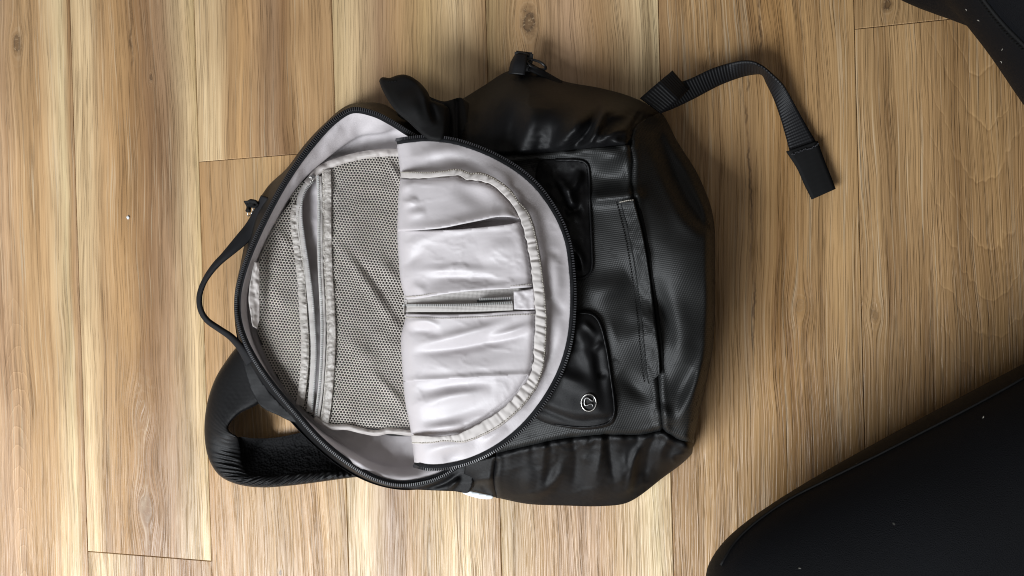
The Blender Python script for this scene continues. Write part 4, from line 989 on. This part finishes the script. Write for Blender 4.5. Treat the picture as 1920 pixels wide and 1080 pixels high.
parts = [
    # near (lower) thigh: knee left, hip right; then shin folded under it
    [(0.184, -0.255, 0.085, 0.02, 0.02), (0.192, -0.252, 0.085, 0.040, 0.042), (0.222, -0.240, 0.085, 0.058, 0.062), (0.288, -0.208, 0.088, 0.072, 0.072), (0.42, -0.138, 0.093, 0.083, 0.080), (0.52, -0.09, 0.10, 0.092, 0.090), (0.60, -0.06, 0.11, 0.10, 0.10), (0.66, -0.04, 0.115, 0.10, 0.10)],
    [(0.235, -0.262, 0.060, 0.045, 0.045), (0.33, -0.262, 0.056, 0.055, 0.052), (0.44, -0.215, 0.055, 0.056, 0.052), (0.54, -0.15, 0.05, 0.044, 0.042), (0.60, -0.10, 0.045, 0.036, 0.038), (0.64, -0.05, 0.04, 0.030, 0.036)],
    # far (upper) thigh and its shin
    [(0.285, 0.385, 0.095, 0.02, 0.02), (0.291, 0.378, 0.095, 0.045, 0.045), (0.317, 0.345, 0.098, 0.062, 0.062), (0.372, 0.268, 0.10, 0.072, 0.070), (0.426, 0.190, 0.105, 0.077, 0.076), (0.48, 0.115, 0.11, 0.086, 0.086), (0.56, 0.05, 0.115, 0.095, 0.098), (0.64, 0.03, 0.115, 0.10, 0.10)],
    [(0.30, 0.340, 0.055, 0.040, 0.045), (0.318, 0.278, 0.052, 0.050, 0.046), (0.352, 0.246, 0.052, 0.055, 0.048), (0.40, 0.219, 0.052, 0.055, 0.050), (0.50, 0.15, 0.05, 0.046, 0.044), (0.58, 0.09, 0.045, 0.036, 0.038), (0.63, 0.03, 0.04, 0.030, 0.036)],
    # hips, waist, and unseen torso extended to the shoulders to shade the right floor
    [(0.60, 0.09, 0.13, 0.05, 0.05), (0.64, 0.09, 0.13, 0.11, 0.11), (0.68, 0.0, 0.14, 0.12, 0.125), (0.64, -0.09, 0.13, 0.11, 0.11), (0.60, -0.10, 0.13, 0.05, 0.05)],
    [(0.67, 0.0, 0.10, 0.12, 0.14), (0.69, 0.0, 0.24, 0.10, 0.15), (0.71, 0.0, 0.36, 0.09, 0.135), (0.70, 0.0, 0.50, 0.10, 0.16), (0.68, 0.0, 0.60, 0.09, 0.17), (0.67, 0.0, 0.65, 0.05, 0.08)],
]
V = []; F = []
for p_ in parts:
    v_, f_ = limb(p_); b_ = len(V); V += v_; F += [tuple(i + b_ for i in f) for f in f_]
person = link('person', V, F, M['legging'])
person['label'] = 'person sitting cross-legged in black leggings, folded legs at the right edge'
person['category'] = 'person'
rm = person.modifiers.new('merge', 'REMESH'); rm.mode = 'VOXEL'; rm.voxel_size = 0.006; rm.use_smooth_shade = True
smo = person.modifiers.new('smooth', 'SMOOTH'); smo.factor = 0.6; smo.iterations = 10

bpy.context.view_layer.update()
from mathutils.bvhtree import BVHTree
dg = bpy.context.evaluated_depsgraph_get(); pe = person.evaluated_get(dg); pme = pe.to_mesh()
bvh = BVHTree.FromPolygons([v.co.copy() for v in pme.vertices], [tuple(p.vertices) for p in pme.polygons])
def on_body(px, py, lift=0.0):
    d = RM @ np.array([(px - 960) / CAM_F, -(py - 540) / CAM_F, -1.0]); d = Vector(d).normalized()
    hit = bvh.ray_cast(Vector(CAM_LOC), d)
    return None if hit[0] is None else np.array(hit[0] + hit[1] * lift)
def body_line(name, pts, r, mat, dash=None):
    c = catmull(pts, 70); W = [on_body(a, b, r * 0.3) for a, b in c]; W = np.array([q for q in W if q is not None])
    if len(W) < 4: return
    if dash: return boxes_along(name, W, mat, person, *dash)
    return tube(name, W, r, mat, person, 6)
body_line('seam', [(1352, 1060), (1378, 1018), (1420, 978), (1480, 937), (1560, 896), (1650, 852), (1720, 816), (1800, 775), (1880, 732), (1925, 706)], 0.0009, M['black'])
body_line('seam', [(1843, -4), (1868, 28), (1895, 58), (1925, 88)], 0.0012, M['black'])
body_line('stitching', [(1838, -4), (1863, 30), (1890, 62), (1925, 96)], 0.0006, M['dark_thread_and_shade'], (0.0022, (0.0013, 0.004, 0.0006), 0.5))
LV = []; LF = []
for a, b in [(1835, 38), (1880, 92), (1878, 116), (1812, 18), (1606, 872), (1844, 783), (1676, 983), (1500, 1066)]:
    q = on_body(a, b, 0.0004)
    if q is None: continue
    an = random.uniform(0, 3.14); Q = np.array([q + np.array([math.cos(an), math.sin(an), 0]) * u for u in (-0.0007, 0, 0.0007)]) + np.array([[0, 0, 0], [0.0002, 0.0002, 0.0002], [0, 0, 0]])
    v_, f_ = tube_data(Q, 0.00017, 5); b_ = len(LV); LV += v_; LF += [tuple(i + b_ for i in f) for f in f_]
if LV:
    o = link('lint', LV, LF, M['thread'], person); o['kind'] = 'stuff'

# ------------------------------------------------------------------ crumbs on the floor
def crumb(px, py, r, label):
    bm = bmesh.new(); bmesh.ops.create_icosphere(bm, subdivisions=2, radius=r)
    c = P(px, py, 0.0)
    for v in bm.verts:
        v.co = Vector((v.co.x * random.uniform(0.8, 1.2), v.co.y * random.uniform(0.9, 1.3), v.co.z * 0.55 * random.uniform(0.7, 1.1)))
    me = bpy.data.meshes.new('crumb'); bm.to_mesh(me); bm.free(); me.materials.append(M['label'])
    o = bpy.data.objects.new('crumb', me); COL.objects.link(o); o.location = (c[0], c[1], r * 0.45); o['label'] = label; o['category'] = 'crumb'
crumb(241, 408, 0.0017, 'white crumb on the plank left of the backpack handle')
